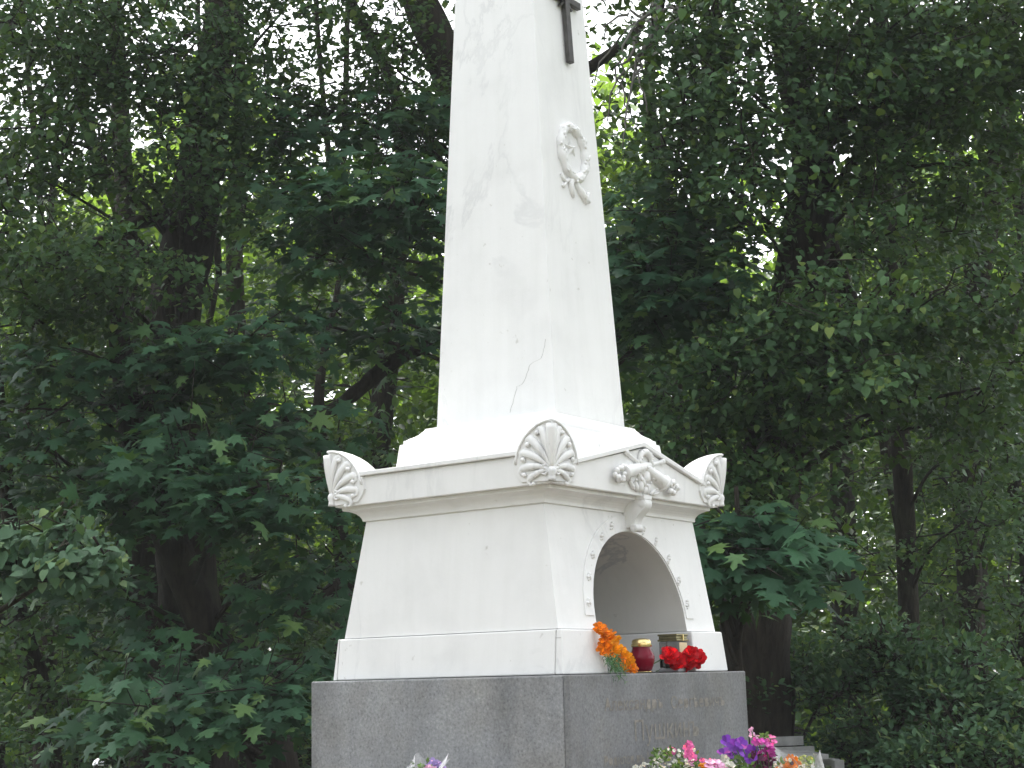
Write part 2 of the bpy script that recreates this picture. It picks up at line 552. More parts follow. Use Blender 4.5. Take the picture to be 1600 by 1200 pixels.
OX, OY = .0059, .0041
loft('shaft_base', [ring(.325, .330, .655, OX, OY), ring(.320, .328, .690, OX, OY), ring(.3085, .3225, .762, OX, OY), ring(.3005, .3135, .7645, OX, OY),
                    ring(.3000, .3125, .7760, OX, OY), ring(.293, .303, .7785, OX, OY), ring(.289, .296, .784, OX, OY), ring(.278, .282, .7905, OX, OY),
                    ring(.268, .270, .7985, OX, OY), ring(.2615, .262, .8080, OX, OY), ring(.2590, .2585, .8090, OX, OY), ring(.2535, .2535, .8190, OX, OY)], MARBLE, .0015)
def sh(z):
    s = (z - .8195) / (2.2621 - .8195)
    return (.2458 + (.17485-.2458)*s, .2042 + (.15971-.2042)*s)
loft('shaft', [ring(*sh(.8195), .8195, OX, OY), ring(*sh(2.85), 2.85, OX, OY), ring(.004, .004, 3.02, OX, OY)], MARBLE, .004)

def crack_line(pts, w):
    mb = MB()
    pts = np.array(pts, float)
    vs = []
    for k, p in enumerate(pts):
        ww = w * (.4 + .6*random.random())
        vs += [(p[0]-ww, p[1], p[2]), (p[0]+ww, p[1], p[2]), (p[0]+ww, p[1]+.004, p[2]), (p[0]-ww, p[1]+.004, p[2])]
    fs = []
    for k in range(len(pts)-1):
        for j in range(4): fs.append((k*4+j, k*4+(j+1) % 4, (k+1)*4+(j+1) % 4, (k+1)*4+j))
    mb.add(vs, fs)
    return mb.build('crack', CRACK, MON, OFF)
def on_left(px, py):      # a point of the shaft's left face, seen in a direction
    p0 = np.array([0, OY - sh(.8195)[1], .8195]); p1 = np.array([0, OY - sh(2.2)[1], 2.2])
    d = p1 - p0; n = np.array([0, -d[2], d[1]])
    r = CF + CR*(px-800)/FPX - CU*(py-600)/FPX
    return CAM + r * (((p0-CAM) @ n) / (r @ n))
pl = [(853, 530), (850, 546), (846, 560), (832, 567), (827, 572), (822, 590), (815, 601), (808, 604), (806, 614), (801, 630), (795, 652)]
pts = []
for (x0, y0), (x1, y1) in zip(pl[:-1], pl[1:]):
    for s in (0, .33, .67):
        q = on_left(x0+(x1-x0)*s + random.uniform(-.8, .8), y0+(y1-y0)*s); q[1] -= .0006; pts.append(q)
crack_line(pts, .0007)

# --- corner acroteria with palmettes
def acroterion(sx, sy):
    cx = FX if sx > 0 else FB
    cy = sy * FY
    R, zc = .139, .600
    def P(s, t, h, outx=0., outy=0.):
        # s inward along x, t inward along y (both >=0), h height
        return (cx - sx*(s - outx), cy - sy*(t - outy), h)
    def lean(h): return .006 + .010 * max(0, (h - .56) / .19) ** 1.3
    root = None
    # dome
    mb = MB()
    nphi, nth = 14, 10
    vs = []
    for i in range(nth+1):
        th = math.pi/2 * i / nth
        for k in range(nphi+1):
            ph = math.pi/2 * k / nphi
            h = zc + R * math.sin(th)
            l = lean(h)
            q = R*math.cos(th)*(1 + .26*math.sin(2*ph)); s = q*math.cos(ph); t = q*math.sin(ph)
            vs.append(P(s - l, t - l, h))
    n1 = nphi+1
    fs = [(i*n1+k, i*n1+k+1, (i+1)*n1+k+1, (i+1)*n1+k) for i in range(nth) for k in range(nphi)]
    mb.add(vs, fs)
    # flat faces below and inside the arc
    for face in (0, 1):
        vs = []; K = 12
        prof = [(0, .556)] + [(R*.80, .562), (R*.95, .585)] + [(R*math.cos(math.pi/2*k/K), zc+R*math.sin(math.pi/2*k/K)) for k in range(K+1)]
        for s, h in prof:
            l = lean(h)
            vs.append(P(s - l, -l, h) if face == 0 else P(-l, s - l, h))
        mb.add(vs, [tuple(range(len(vs)))])
        m = len(prof)
        back = [((P(s, .03, h)) if face == 0 else P(.03, s, h)) for s, h in prof[:4]]
        mb.add(vs[:4] + back, [(0, 1, 5, 4), (1, 2, 6, 5), (2, 3, 7, 6)])
    root = mb.build('acroterion', MARBLE, MON, OFF, smooth=True, auto=30)
    # rim of the arc
    mb = MB()
    for face in (0, 1):
        pts = []
        for k in range(17):
            a = .12 + (math.pi/2 - .12) * (k/16) ; rr = R - .0045
            s, h = rr*math.cos(a), zc + rr*math.sin(a)
            l = lean(h) + .002
            pts.append(P(s - l, -l, h) if face == 0 else P(-l, s - l, h))
        mb.tube(pts, .0042, 6)
    mb.build('rim', MARBLE, root, OFF, smooth=True)
    # leaves of the palmette
    o0 = .590
    def leaf(face, ang, ln, w, curl):
        mb = MB()
        q2 = []; rad = []
        K = 12
        for k in range(K+1):
            u = k / K
            a = ang + curl * u**2.0
            r = .010 + (ln-.010)*u
            q2.append((r*math.cos(a), o0 + r*math.sin(a)))
            rad.append(w*(.25 + .75*math.sin(min(1, u*1.15)*math.pi*.5)**1.3))
        # hooked tip curling back under the leaf
        dx, dz = q2[-1][0]-q2[-2][0], q2[-1][1]-q2[-2][1]
        hd = math.atan2(dz, dx); x, z = q2[-1]
        for k in range(5):
            hd -= .55; x += .0058*math.cos(hd); z += .0058*math.sin(hd)
            q2.append((x, z)); rad.append(w*(.78-.13*k))
        nrm = np.array([0, 1.0, 0]) if face == 0 else np.array([1.0, 0, 0])
        pts = []
        for k, (s, h) in enumerate(q2):
            l = lean(h) + .0015 + .004*math.sin(min(1, k/K)*math.pi)
            pts.append(P(s - l, -l, h) if face == 0 else P(-l, s - l, h))
        mb.tube(pts, rad, 8, flat=(nrm, .55))
        s, h = q2[-1]; l = lean(h) + .006
        q = P(s - l, -l, h) if face == 0 else P(-l, s - l, h)
        mb.ball(q, w*.62, 8, 6)
        mb.build('palmette_leaf', MARBLE, root, OFF, smooth=True)
    for face in (0, 1):
        for ang, ln, w, curl in ((76, .124, .0125, -.04), (56, .122, .0135, -.08), (36, .116, .0130, -.12), (15, .108, .0120, -.16), (-4, .086, .0105, -.20)):
            leaf(face, math.radians(ang), ln, w, curl)
    # central leaf on the arris, and the bell below
    mb = MB()
    pts = []; rad = []
    for k in range(10):
        u = k/9; h = o0 + .005 + .128*u; l = lean(h) + .002
        pts.append(P(-l, -l, h)); rad.append(.005 + .011*math.sin(u*math.pi*.62))
    mb.tube(pts, rad, 8)
    mb.build('palmette_leaf', MARBLE, root, OFF, smooth=True)
    mb = MB()
    for face in (0, 1):
        pts = []; 
        for k in range(14):
            a = math.radians(100 - 32*k); rr = .017*(1-.055*k)
            s, h = .026 + rr*math.cos(a), .588 + rr*math.sin(a)
            l = lean(h) + .004
            pts.append(P(s - l, -l, h) if face == 0 else P(-l, s - l, h))
        mb.tube(pts, .0042, 6)
    pts = []
    for k in range(6):
        h = .597 - .008*k; l = lean(h) + .001
        pts.append(P(-l, -l, h))
    mb.tube(pts, [.008, .012, .0125, .010, .011, .013], 8)
    mb.build('volute', MARBLE, root, OFF, smooth=True)
for sx, sy in ((1, -1), (-1, -1), (1, 1), (-1, 1)):
    acroterion(sx, sy)

# --- crossed torches in the pediment
def torch(p_flame, p_tip):
    a = np.array([FX + .006, p_flame[0], p_flame[1]]); b = np.array([FX + .004, p_tip[0], p_tip[1]])
    d = b - a; ln = np.linalg.norm(d); d /= ln
    side = np.array([0, -d[2], d[1]])
    mb = MB()
    us = np.linspace(.2, 1, 15)
    rad = [.0240, .0232, .0222, .0210, .0198, .0186, .0172, .0156, .0138, .0105, .0075, .0068, .0066, .0070, .0095]
    rad = [r*(1+.06*math.sin(i*2.3)) for i, r in enumerate(rad)]
    mb.tube([a + d*ln*u for u in us], rad, 10)
    mb.ball(b + (.002, 0, 0), .0105, 8, 6)
    root = mb.build('torch', MARBLE, MON, OFF, smooth=True)
    mb = MB()
    c = a + d*ln*.215
    mb.tube([c - d*.006, c - d*.003, c + d*.003, c + d*.006], [.0255, .0285, .0285, .0255], 12)
    mb.build('torch_collar', MARBLE, root, OFF, smooth=True)
    mb = MB()
    rs = random.Random(3)
    for k in range(16):
        u = rs.uniform(-.04, .17); w = rs.uniform(-1, 1)
        c = a + d*ln*u + side*w*(.022 if u > .03 else .014) + np.array([rs.uniform(.004, .020), 0, 0])
        mb.ball(c, rs.uniform(.007, .0105), 7, 5)
    mb.build('torch_flame', MARBLE, root, OFF, smooth=True)
    mb = MB()
    for k in range(26):
        u = rs.uniform(.27, .62); w = rs.uniform(-.85, .85)
        c = a + d*ln*u + side*w*(.026 - .012*u) + np.array([(.021-.012*u)*math.sqrt(1-w*w), 0, 0])
        mb.ball(c, (.003, .005, .003), 5, 4)
    mb.build('torch_knots', MARBLE, root, OFF, smooth=True)
torch((-.178, .600), (.128, .674))
torch((.186, .582), (-.092, .682))

def crest():
    # drooping laurel arch above, split ribbon below, leaves at the foot
    mb = MB()
    pts = []
    for k in range(15):
        a = math.radians(200 - 215*k/14)
        pts.append((FX+.007, .020 + .034*math.cos(a), .664 + .030*math.sin(a)))
    mb.tube(pts, [.005 + .007*math.sin(k/14*math.pi) for k in range(15)], 7)
    rs = random.Random(5)
    for k in range(16):
        a = math.radians(rs.uniform(-10, 195))
        mb.ball((FX+.013, .020 + rs.uniform(.028, .042)*math.cos(a), .664 + rs.uniform(.026, .038)*math.sin(a)), (.005, .006, .0055), 6, 5)
    mb.build('laurel_arch', MARBLE, MON, OFF, smooth=True)
    mb = MB()
    for sgn in (-1, 1):
        pts = [(FX+.004, .012 + sgn*y, z) for y, z in ((.0, .630), (.010, .622), (.026, .632), (.034, .622), (.026, .604), (.012, .592), (.0, .586))]
        if sgn > 0: pts = [(FX+.004, .012+y, z) for y, z in ((.012, .640), (.010, .622), (.006, .608), (.0, .596))]
        mb.tube(pts, [.007, .011, .010, .009, .012, .013, .009] if sgn < 0 else [.010, .016, .018, .012], 8)
    mb.ball((FX+.01, -.004, .632), .008)
    mb.build('ribbon', MARBLE, MON, OFF, smooth=True)
    for y, z, dy, dz, w in ((-.052, .568, -.032, .028, .0075), (-.034, .563, -.018, .034, .009), (-.012, .562, -.006, .040, .011), (.008, .560, .006, .026, .010),
                            (.026, .560, .010, .036, .009), (.044, .560, .030, .018, .006), (.056, .560, .045, .010, .004)):
        mb = MB()
        p = np.array([FX+.004, y, z]); d = np.array([.004, dy, dz])
        mb.tube([p, p+d*.35, p+d*.7, p+d], [w*.6, w, w*.85, w*.3], 7)
        mb.ball(p + d + np.array([.006, 0, 0]), w*.55, 6, 5)
        mb.build('acanthus_leaf', MARBLE, MON, OFF, smooth=True)
crest()

# --- scroll console (keystone)
def console():
    yc, hw = .018, .021
    mb = MB(); mb.box((.40, yc-hw-.002, .5415), (.4475, yc+hw+.002, .5545))
    cap = mb.build('console_cap', MARBLE, MON, OFF, bevel=.001)
    outer = [(.4455, .541), (.4490, .533), (.4480, .522), (.441, .511), (.430, .501), (.419, .491), (.411, .481), (.4065, .471), (.405, .463)]
    inner = [(.385, .463), (.386, .475), (.391, .488), (.398, .500), (.404, .512), (.406, .525), (.405, .541)]
    mb = MB(); poly = outer + inner
    mb.prism(poly, 1, yc-hw+.001, yc+hw-.001)
    mb.prism([(.36, .456), (.392, .456), (.40, .50), (.41, .54), (.36, .54)], 1, yc-hw+.004, yc+hw-.004)
    mb.build('console', MARBLE, MON, OFF, smooth=True, auto=40)
    for z, x, r in ((.4535, .4005, .0125), (.527, .4350, .0125)):
        mb = MB(); mb.tube([(x, yc-hw-.002, z), (x, yc-hw, z), (x, yc+hw, z), (x, yc+hw+.002, z)], [r*.8, r, r, r*.8], 16)
        mb.build('scroll', MARBLE, MON, OFF, smooth=True, auto=40)
console()

# --- archivolt band and its studs
def archivolt():
    mb = MB()
    vs = []; K = 40
    r0, r1, e = .273, .322, .0042
    for k in range(K+1):
        t = math.pi * k / K
        for r, dx in ((r0, -.004), (r0, e), (r1, e), (r1, -.004)):
            y, z = YC + r*math.cos(t), ZS + r*math.sin(t)
            vs.append((xf(z)+dx, y, z))
    fs = [(k*4+j, k*4+(j+1) % 4, (k+1)*4+(j+1) % 4, (k+1)*4+j) for k in range(K) for j in range(4)]
    fs += [(0, 1, 2, 3), (K*4+3, K*4+2, K*4+1, K*4)]
    mb.add(vs, fs)
    mb.build('archivolt', MARBLE, MON, OFF)
    rs = random.Random(9)
    for y, z in ((-.089, .456), (-.155, .419), (-.223, .358), (-.264, .289), (-.288, .211), (.100, .452), (.168, .421), (.229, .365), (.270, .295), (.298, .219)):
        mb = MB()
        x = xf(z) + e
        t = math.atan2(z-ZS, y-YC)
        for k, (u, w, r) in enumerate(((.011, 0, .0062), (-.004, .006, .0055), (-.004, -.006, .0055), (-.014, .001, .0045), (.002, 0, .0068))):
            dy, dz = u*math.sin(t)*.6 + w*math.cos(t), u*1.0*math.cos(t)*.2 + u + w*math.sin(t)
            mb.ball((x+.002, y+dy*.9, z+dz*.8), (r*1.1, r, r), 7, 5)
        mb.build('star_stud', MARBLE, MON, OFF, smooth=True)
archivolt()

# --- shaft ornaments on the front face
def xs_(z): return OX + sh(z)[0]
def wreath():
    cy, cz, ry, rz = .008, 1.752, .073, .092
    mb = MB(); pts = []
    K = 36
    for k in range(K+1):
        a = 2*math.pi*k/K + math.pi/2
        z = cz + rz*math.sin(a)
        pts.append((xs_(z)+.004, cy + ry*math.cos(a), z))
    mb.tube(pts, [.0165 + .003*math.sin(k*1.9) for k in range(K+1)], 8, cap=False)
    root = mb.build('wreath', MARBLE, MON, OFF, smooth=True)
    rs = random.Random(2)
    for k in range(64):
        a = 2*math.pi*k/64
        mb = MB()
        s = 1 if math.cos(a) > 0 else -1
        z = cz + rz*math.sin(a); w = rs.uniform(-.012, .012)
        c = np.array([xs_(z)+.014+rs.uniform(-.003, .004), cy + (ry+w)*math.cos(a), cz + (rz+w)*math.sin(a)])
        d = np.array([rs.uniform(.0, .004), -s*math.sin(a)*s*1.0, abs(math.cos(a))*1.0]); d[1] = -math.sin(a)*(1 if s > 0 else -1); 
        d = d/np.linalg.norm(d)*rs.uniform(.009, .014)
        d += np.array([.003, rs.uniform(-.006, .006), rs.uniform(-.006, .006)])
        mb.tube([c-d, c, c+d], [.002, .0062, .001], 5)
        mb.build('laurel_leaf', MARBLE, root, OFF, smooth=True)
    # five-pointed star
    mb = MB()
    z0 = 1.768; vs = [(xs_(z0)+.013, cy-.004, z0)]
    for k in range(10):
        a = math.pi/2 + k*math.pi/5 + .15; r = .036 if k % 2 == 0 else .0145
        vs.append((xs_(z0)+.001, cy-.004 + r*math.cos(a), z0 + r*math.sin(a)))
    fs = [(0, 1+k, 1+(k+1) % 10) for k in range(10)]
    mb.add(vs, fs)
    mb.build('star', MARBLE, MON, OFF)
    # bow and ribbon ends
    mb = MB()
    def rib(ps, rs_):
        mb.tube([(xs_(z)+.003, y, z) for y, z in ps], rs_, 7)
    rib([(.010, 1.655), (-.008, 1.650), (-.020, 1.632), (-.014, 1.612), (-.006, 1.588)], [.007, .012, .013, .011, .006])
    rib([(.012, 1.655), (.022, 1.636), (.040, 1.618), (.062, 1.603), (.072, 1.582)], [.007, .012, .016, .015, .007])
    rib([(-.012, 1.648), (-.030, 1.646), (-.045, 1.634), (-.060, 1.640), (-.072, 1.658)], [.006, .007, .007, .006, .007])
    rib([(-.045, 1.634), (-.055, 1.620), (-.068, 1.612)], [.006, .006, .007])
    rib([(.062, 1.603), (.080, 1.606), (.088, 1.628)], [.008, .007, .006])
    rib([(.080, 1.606), (.092, 1.592)], [.007, .006])
    mb.build('ribbon_bow', MARBLE, root, OFF, smooth=True)
wreath()

def cross():
    y0 = .022
    mb = MB()
    def bar(p0, p1, w, t):
        (ya, za), (yb, zb) = p0, p1
        d = np.array([yb-ya, zb-za]); d /= np.linalg.norm(d); n = np.array([-d[1], d[0]])*w
        vs = []
        for (y, z) in (p0, p1):
            for sgn in (-1, 1):
                for dx in (.004, .004+t):
                    vs.append((xs_(z)+dx, y+n[0]*sgn, z+n[1]*sgn))
        mb.add(vs, [(0, 1, 3, 2), (4, 6, 7, 5), (0, 4, 5, 1), (2, 3, 7, 6), (0, 2, 6, 4), (1, 5, 7, 3)])
    bar((y0, 2.085), (y0, 2.46), .0125, .020)
    root = mb.build('cross', IRON, MON, OFF, bevel=.003)
    mb = MB(); bar((y0-.085, 2.325), (y0-.0128, 2.325), .0125, .019); bar((y0+.0128, 2.325), (y0+.085, 2.325), .0125, .019)
    mb.build('cross_arm', IRON, root, OFF, bevel=.003)
    mb = MB()
    for s1, s2 in ((1, 1), (1, -1), (-1, 1), (-1, -1)):
        bar((y0+s1*.012, 2.325+s2*.012), (y0+s1*.034, 2.325+s2*.034), .004, .014)
    mb.build('cross_ray', IRON, root, OFF)
cross()

# --- inscription cut in the granite
from mathutils.geometry import delaunay_2d_cdt
def text_line(s, size, y0, y1, z, x):
    cu = bpy.data.curves.new('inscription', 'FONT'); cu.body = s; cu.size = size; cu.resolution_u = 3; cu.fill_mode = 'NONE'
    ob = bpy.data.objects.new('inscription', cu); COL.objects.link(ob)
    bpy.context.view_layer.update()
    me = ob.evaluated_get(bpy.context.evaluated_depsgraph_get()).to_mesh()
    vs = [Vector((q.co.x, q.co.y)) for q in me.vertices]
    es = [tuple(e.vertices) for e in me.edges]
    v2, _, f2, *_ = delaunay_2d_cdt(vs, es, [], 4, 1e-6)
    bpy.data.objects.remove(ob)
    v = np.array([tuple(q) for q in v2])
    sx = (y1-y0) / (v[:, 0].max() - v[:, 0].min())
    w = np.stack([np.full(len(v), x), y0 + (v[:, 0]-v[:, 0].min())*sx, z + v[:, 1]], -1)
    mb = MB(); mb.add(w, [tuple(q) for q in f2])
    mb.build('inscription', LETTER, MON, OFF, recalc=False)
GX = .4948
text_line('Александръ', .052, -.350, -.024, -.108, GX)
text_line('Сергѣевичъ', .052, .026, .365, -.111, GX)
text_line('Пушкинъ', .085, -.190, .190, -.200, GX)
text_line('Родился въ Москвѣ', .040, -.360, .02, -.262, GX)

# ------------------------------------------------------------------ offerings
def flower_head(mb, c, axis, r, petals=14, layers=2, width=.32, cup=.3, seed=0, ruffle=.2):
    rs = random.Random(seed)
    axis = np.asarray(axis, float); axis /= np.linalg.norm(axis)
    ref = np.array([0, 0, 1.0]) if abs(axis[2]) < .9 else np.array([1.0, 0, 0])
    a = np.cross(axis, ref); a /= np.linalg.norm(a); b = np.cross(axis, a)
    c = np.asarray(c, float)
    for l in range(layers):
        rr = r*(1 - .26*l)
        cu = cup + .45*l
        for k in range(petals):
            t = 2*math.pi*(k + .5*l)/petals + rs.uniform(-.15, .15)
            d = math.cos(t)*a + math.sin(t)*b; s = -math.sin(t)*a + math.cos(t)*b
            w = width*rr; q = rr*rs.uniform(.85, 1.1)
            cc = cu + rs.uniform(-ruffle, ruffle)
            p0 = c + axis*(.03*r*l)
            m1 = c + d*q*.55 + axis*(cc*q*.55)
            tip = c + d*q + axis*(cc*q*.8 + rs.uniform(-ruffle, ruffle)*q*.5)
            mb.add([p0, m1 - s*w, m1 + s*w, tip - s*w*.75, tip + s*w*.75, tip + d*q*.10, m1 + axis*(-.08*q)],
                   [(0, 1, 6), (0, 6, 2), (1, 3, 6), (3, 5, 6), (5, 4, 6), (4, 2, 6)])

def heart(c, axis, r):
    mb = MB(); mb.ball(np.asarray(c)+np.asarray(axis, float)/np.linalg.norm(axis)*r*.15, r*.26, 7, 5)
    return mb

TOCAM = -CF.copy(); TOCAM[2] = .25

def on_x(px, py, x):
    r = CF + CR*(px-800)/FPX - CU*(py-600)/FPX
    return CAM + r*((x-CAM[0])/r[0])

# orange marigolds leaning in the niche mouth
fl0 = on_x(962, 1046, .47); fl0[2] = .001
th = thing('marigold_bunch', 'bunch of orange marigolds leaning against the left edge of the niche', 'flowers', fl0)
for k, (px, py, r, m) in enumerate(((937, 982, .020, P_RED), (943, 988, .022, P_ORANGE), (950, 996, .026, P_ORANGE), (957, 1003, .026, P_AMBER), (945, 1012, .026, P_ORANGE),
                                    (958, 1018, .027, P_AMBER), (969, 1019, .026, P_AMBER), (966, 1031, .025, P_ORANGE), (977, 1031, .027, P_AMBER), (982, 1039, .024, P_AMBER), (987, 1044, .020, P_ORANGE))):
    c = on_x(px, py, .455 + .012*(k % 3))
    mb = MB(); flower_head(mb, c, TOCAM + np.array([random.uniform(-.5, .5), random.uniform(-.5, .5), random.uniform(0, .6)]), r, 13, 3, .26, .15, k)
    if m is P_RED: m = P_ORANGE
    o = mb.build('flower_head', m, th, fl0, recalc=False)
    q = MB(); q.tube([c, (c + fl0)/2 + (0, 0, -.004), fl0 + (random.uniform(-.02, .02), random.uniform(-.02, .02), .004)], .0016, 5)
    q.build('stem', STEM, th, fl0)
mb = MB()
for k in range(260):
    u = random.random()
    base = on_x(952 + 16*u + random.uniform(-10, 12), 1026 + 42*u*random.random() + random.uniform(-6, 6), .492 + random.uniform(-.01, .02))
    if base[2] < .004: base[0] = max(base[0], .5)
    d = np.array([random.uniform(-.3, .6), random.uniform(-.8, .8), random.uniform(-1, .3)])*.016
    s = np.cross(d, CF); s = s/np.linalg.norm(s)*.0011
    mb.add([base-s, base+s, base+d+s*.3, base+d-s*.3], [(0, 1, 2, 3)])
o = mb.build('fern_spray', FERN, th, fl0, recalc=False); o['kind'] = 'stuff'

# red glass grave lantern
lc = on_x(1003.5, 1043, .435); lc[2] = 0
L1 = thing('grave_lantern', 'round red glass candle lantern with a brass lid in the niche', 'lantern', lc)
mb = MB(); mb.lathe(lc, [(.026, .004), (.030, .007), (.036, .022), (.0395, .036), (.0395, .048), (.036, .058), (.031, .066), (.029, .074), (.029, .080)], 28)
mb.build('glass_body', REDGLASS, L1, lc, smooth=True, auto=60)
mb = MB(); mb.lathe(lc, [(.0315, .0785), (.0325, .080), (.0325, .086), (.030, .088), (.030, .095), (.027, .100), (.018, .1035), (.006, .105)], 28)
mb.build('lid', GOLD, L1, lc, smooth=True, auto=35)
mb = MB(); mb.lathe(lc, [(.030, .0004), (.032, .002), (.030, .0042)], 24)
mb.build('foot', GOLD, L1, lc)

# square lantern of clear glass with a card inside
sc_ = on_x(1053, 1036, .40); sc_[2] = 0
L2 = thing('grave_lantern', 'square clear glass lantern with tarnished brass lid and cream card, behind red carnations', 'lantern', sc_)
def sq(mb, cx, cy, hw, z0, z1, t=0): mb.box((cx-hw, cy-hw, z0), (cx+hw, cy+hw, z1))
mb = MB(); sq(mb, sc_[0], sc_[1], .034, .012, .097)
mb.build('glass_body', CLEAR, L2, sc_, bevel=.004)
mb = MB(); sq(mb, sc_[0], sc_[1], .037, .0975, .104); sq(mb, sc_[0], sc_[1], .0365, .1145, .121); sq(mb, sc_[0], sc_[1], .0335, .1042, .1143)
mb.build('lid', TARN, L2, sc_, bevel=.002)
mb = MB(); mb.box((sc_[0]+.0345, sc_[1]+.0, .0985), (sc_[0]+.0385, sc_[1]+.006, .1195))
mb.build('lid_clasp', GOLD, L2, sc_, bevel=.001)
mb = MB(); sq(mb, sc_[0], sc_[1], .037, .0, .0115)
mb.build('base', GREYPL, L2, sc_, bevel=.003)
mb = MB(); 
yy = sc_[1]; xx = sc_[0] + .0355
mb.box((xx, yy-.022, .040), (xx+.0012, yy+.026, .093))
mb.build('card', PAPER, L2, sc_)
mb = MB(); sq(mb, sc_[0], sc_[1], .020, .0122, .05)
mb.build('candle', simple('candle_wax', (.75, .70, .62), .5), L2, sc_, bevel=.003)

# red carnations
for (lab, heads) in (('pair of red carnation heads lying in front of the square lantern', ((1046, 1024, .028), (1057, 1034, .031))),
                     ('brighter pair of red carnation heads right of the square lantern, nearest the plinth corner', ((1078, 1021, .026), (1089, 1029, .031), (1075, 1037, .025)))):
    c0 = on_x(heads[1][0], 1044, .465); c0[2] = .001
    T = thing('red_carnations', lab, 'flowers', c0, 'red carnations on the ledge')
    for k, (px, py, r) in enumerate(heads):
        c = on_x(px, py, .468 - .012*k)
        c[2] = max(c[2], r*.75)
        mb = MB()
        for l in range(3):
            flower_head(mb, c, TOCAM + np.array([random.uniform(-.4, .4), random.uniform(-.4, .4), .3]), r*(1-.18*l), 12, 3, .36, .1+.4*l, k*7+l+px, .45)
        mb.build('flower_head', P_RED, T, c0, recalc=False)
        q = MB(); q.tube([c, c + np.array([-.05, .05 if k else -.04, -c[2]*.6]), np.array([c[0]-.12, c[1]+.07, .004])], .002, 5)
        q.build('stem', STEM, T, c0)

# ------------------------------------------------------------------ bouquets at the foot of the granite
STEPZ = -.622
VASE = simple('dark_glazed_vase', (.06, .065, .07), .25)
def bouquet(label, cx, cy, specs, fill=None, wrap=None, vase_h=.2, X=None):
    """specs: (px, py, radius, material, kind) of every flower head; stems gather in a vase standing on the step"""
    base = np.array([cx, cy, STEPZ])
    T = thing('bouquet', label, 'bouquet', base, 'bouquets at the foot of the granite block')
    v = MB(); v.lathe(base, [(.035, 0), (.055, .02), (.06, .09), (.045, .15), (.05, vase_h-.02), (.047, vase_h-.02), (.04, .15)], 20)
    v.build('vase', VASE, T, base, smooth=True)
    rs = random.Random(int(cx*1000))
    nrm = np.array([CF[0], CF[1], 0]); nrm /= np.linalg.norm(nrm)
    def at(px, py, dd):
        r = CF + CR*(px-800)/FPX - CU*(py-600)/FPX
        return CAM + r*(((base + nrm*dd - CAM) @ nrm)/(r @ nrm))
    mouth = base + np.array([0, 0, vase_h])
    for k, (px, py, r, m, kind) in enumerate(specs):
        c = at(px, py, rs.uniform(-.04, .04))
        ax = TOCAM + np.array([rs.uniform(-.5, .5), rs.uniform(-.5, .5), rs.uniform(.1, .8)])
        mb = MB()
        if kind == 'bell':
            flower_head(mb, c, ax, r, 6, 1, .5, .55, k, .15)
        elif kind == 'phlox':
            for q in range(6):
                cc = c + np.array([rs.uniform(-1, 1), rs.uniform(-1, 1), rs.uniform(-.8, .8)])*r*.7
                flower_head(mb, cc, ax + np.array([rs.uniform(-.6, .6), rs.uniform(-.6, .6), 0]), r*.55, 5, 1, .42, .15, k*9+q, .1)
        elif kind == 'daisy':
            flower_head(mb, c, ax, r, 15, 2, .2, .12, k, .1)
        else:
            flower_head(mb, c, ax, r, 10, 3, .36, .2, k, .35)
        h = mb.build('flower_head', m, T, base, recalc=False)
        if kind == 'daisy':
            heart(c, ax, r).build('flower_centre', P_AMBER if m is not P_ORANGE else P_MAROON, h, base, smooth=True)
        q = MB(); q.tube([c, (c*.5+mouth*.5) + np.array([0, 0, -.02]), mouth + np.array([rs.uniform(-.02, .02), rs.uniform(-.02, .02), -.1])], .0018, 5)
        q.build('stem', STEM, T, base)
    if fill:
        mats = {}
        for (px0, px1, py0, py1, n, m, sz) in fill:
            mb = mats.setdefault(m.name, (m, MB()))[1]
            for k in range(n):
                c = at(rs.uniform(px0, px1), py0 + (py1-py0)*rs.random()**.8, rs.uniform(-.06, .05))
                if m in (GREENERY, P_MAROON):
                    d = np.array([rs.uniform(-1, 1), rs.uniform(-1, 1), rs.uniform(-.2, 1)]); d = d/np.linalg.norm(d)*sz*2.4
                    s = np.cross(d, CF + np.array([0, 0, rs.uniform(-.8, .8)])); s = s/np.linalg.norm(s)*sz*.6
                    mb.add([c, c+d*.5-s, c+d, c+d*.5+s], [(0, 1, 2), (0, 2, 3)])
                else:
                    flower_head(mb, c, TOCAM + np.array([rs.uniform(-1, 1), rs.uniform(-1, 1), rs.uniform(0, 1)]), sz, 6, 2, .5, .5, k, .3)
        for m, mb in mats.values():
            o = mb.build('filler_blossom' if m not in (GREENERY, P_MAROON) else 'greenery', m, T, base, recalc=False)
            o['kind'] = 'stuff'
    if wrap:
        px0, px1, pyt, pts_n = wrap
        mb = MB(); K = 40; vs = []
        for k in range(K):
            a = 2*math.pi*k/K
            wob = 1 + .10*math.sin(5*a) + .06*math.sin(11*a+1)
            tl = at(px0, pyt, 0); tr_ = at(px1, pyt, 0)
            rad = np.linalg.norm(tr_-tl)/2; cc = (tl+tr_)/2
            top = cc + np.array([math.cos(a), math.sin(a), 0])*rad*wob + np.array([0, 0, .02*math.sin(3*a)+.012*math.sin(7*a)])
            mid = mouth*.4 + cc*.6 + np.array([math.cos(a), math.sin(a), 0])*rad*.75
            low = mouth + np.array([math.cos(a), math.sin(a), 0])*.05
            vs += [top, mid, low]
        fs = []
        for k in range(K):
            j = (k+1) % K
            fs += [(k*3, j*3, j*3+1, k*3+1), (k*3+1, j*3+1, j*3+2, k*3+2)]
        mb.add(vs, fs)
        mb.build('cellophane_wrap', CELLO, T, base, recalc=False, smooth=True)
    return T
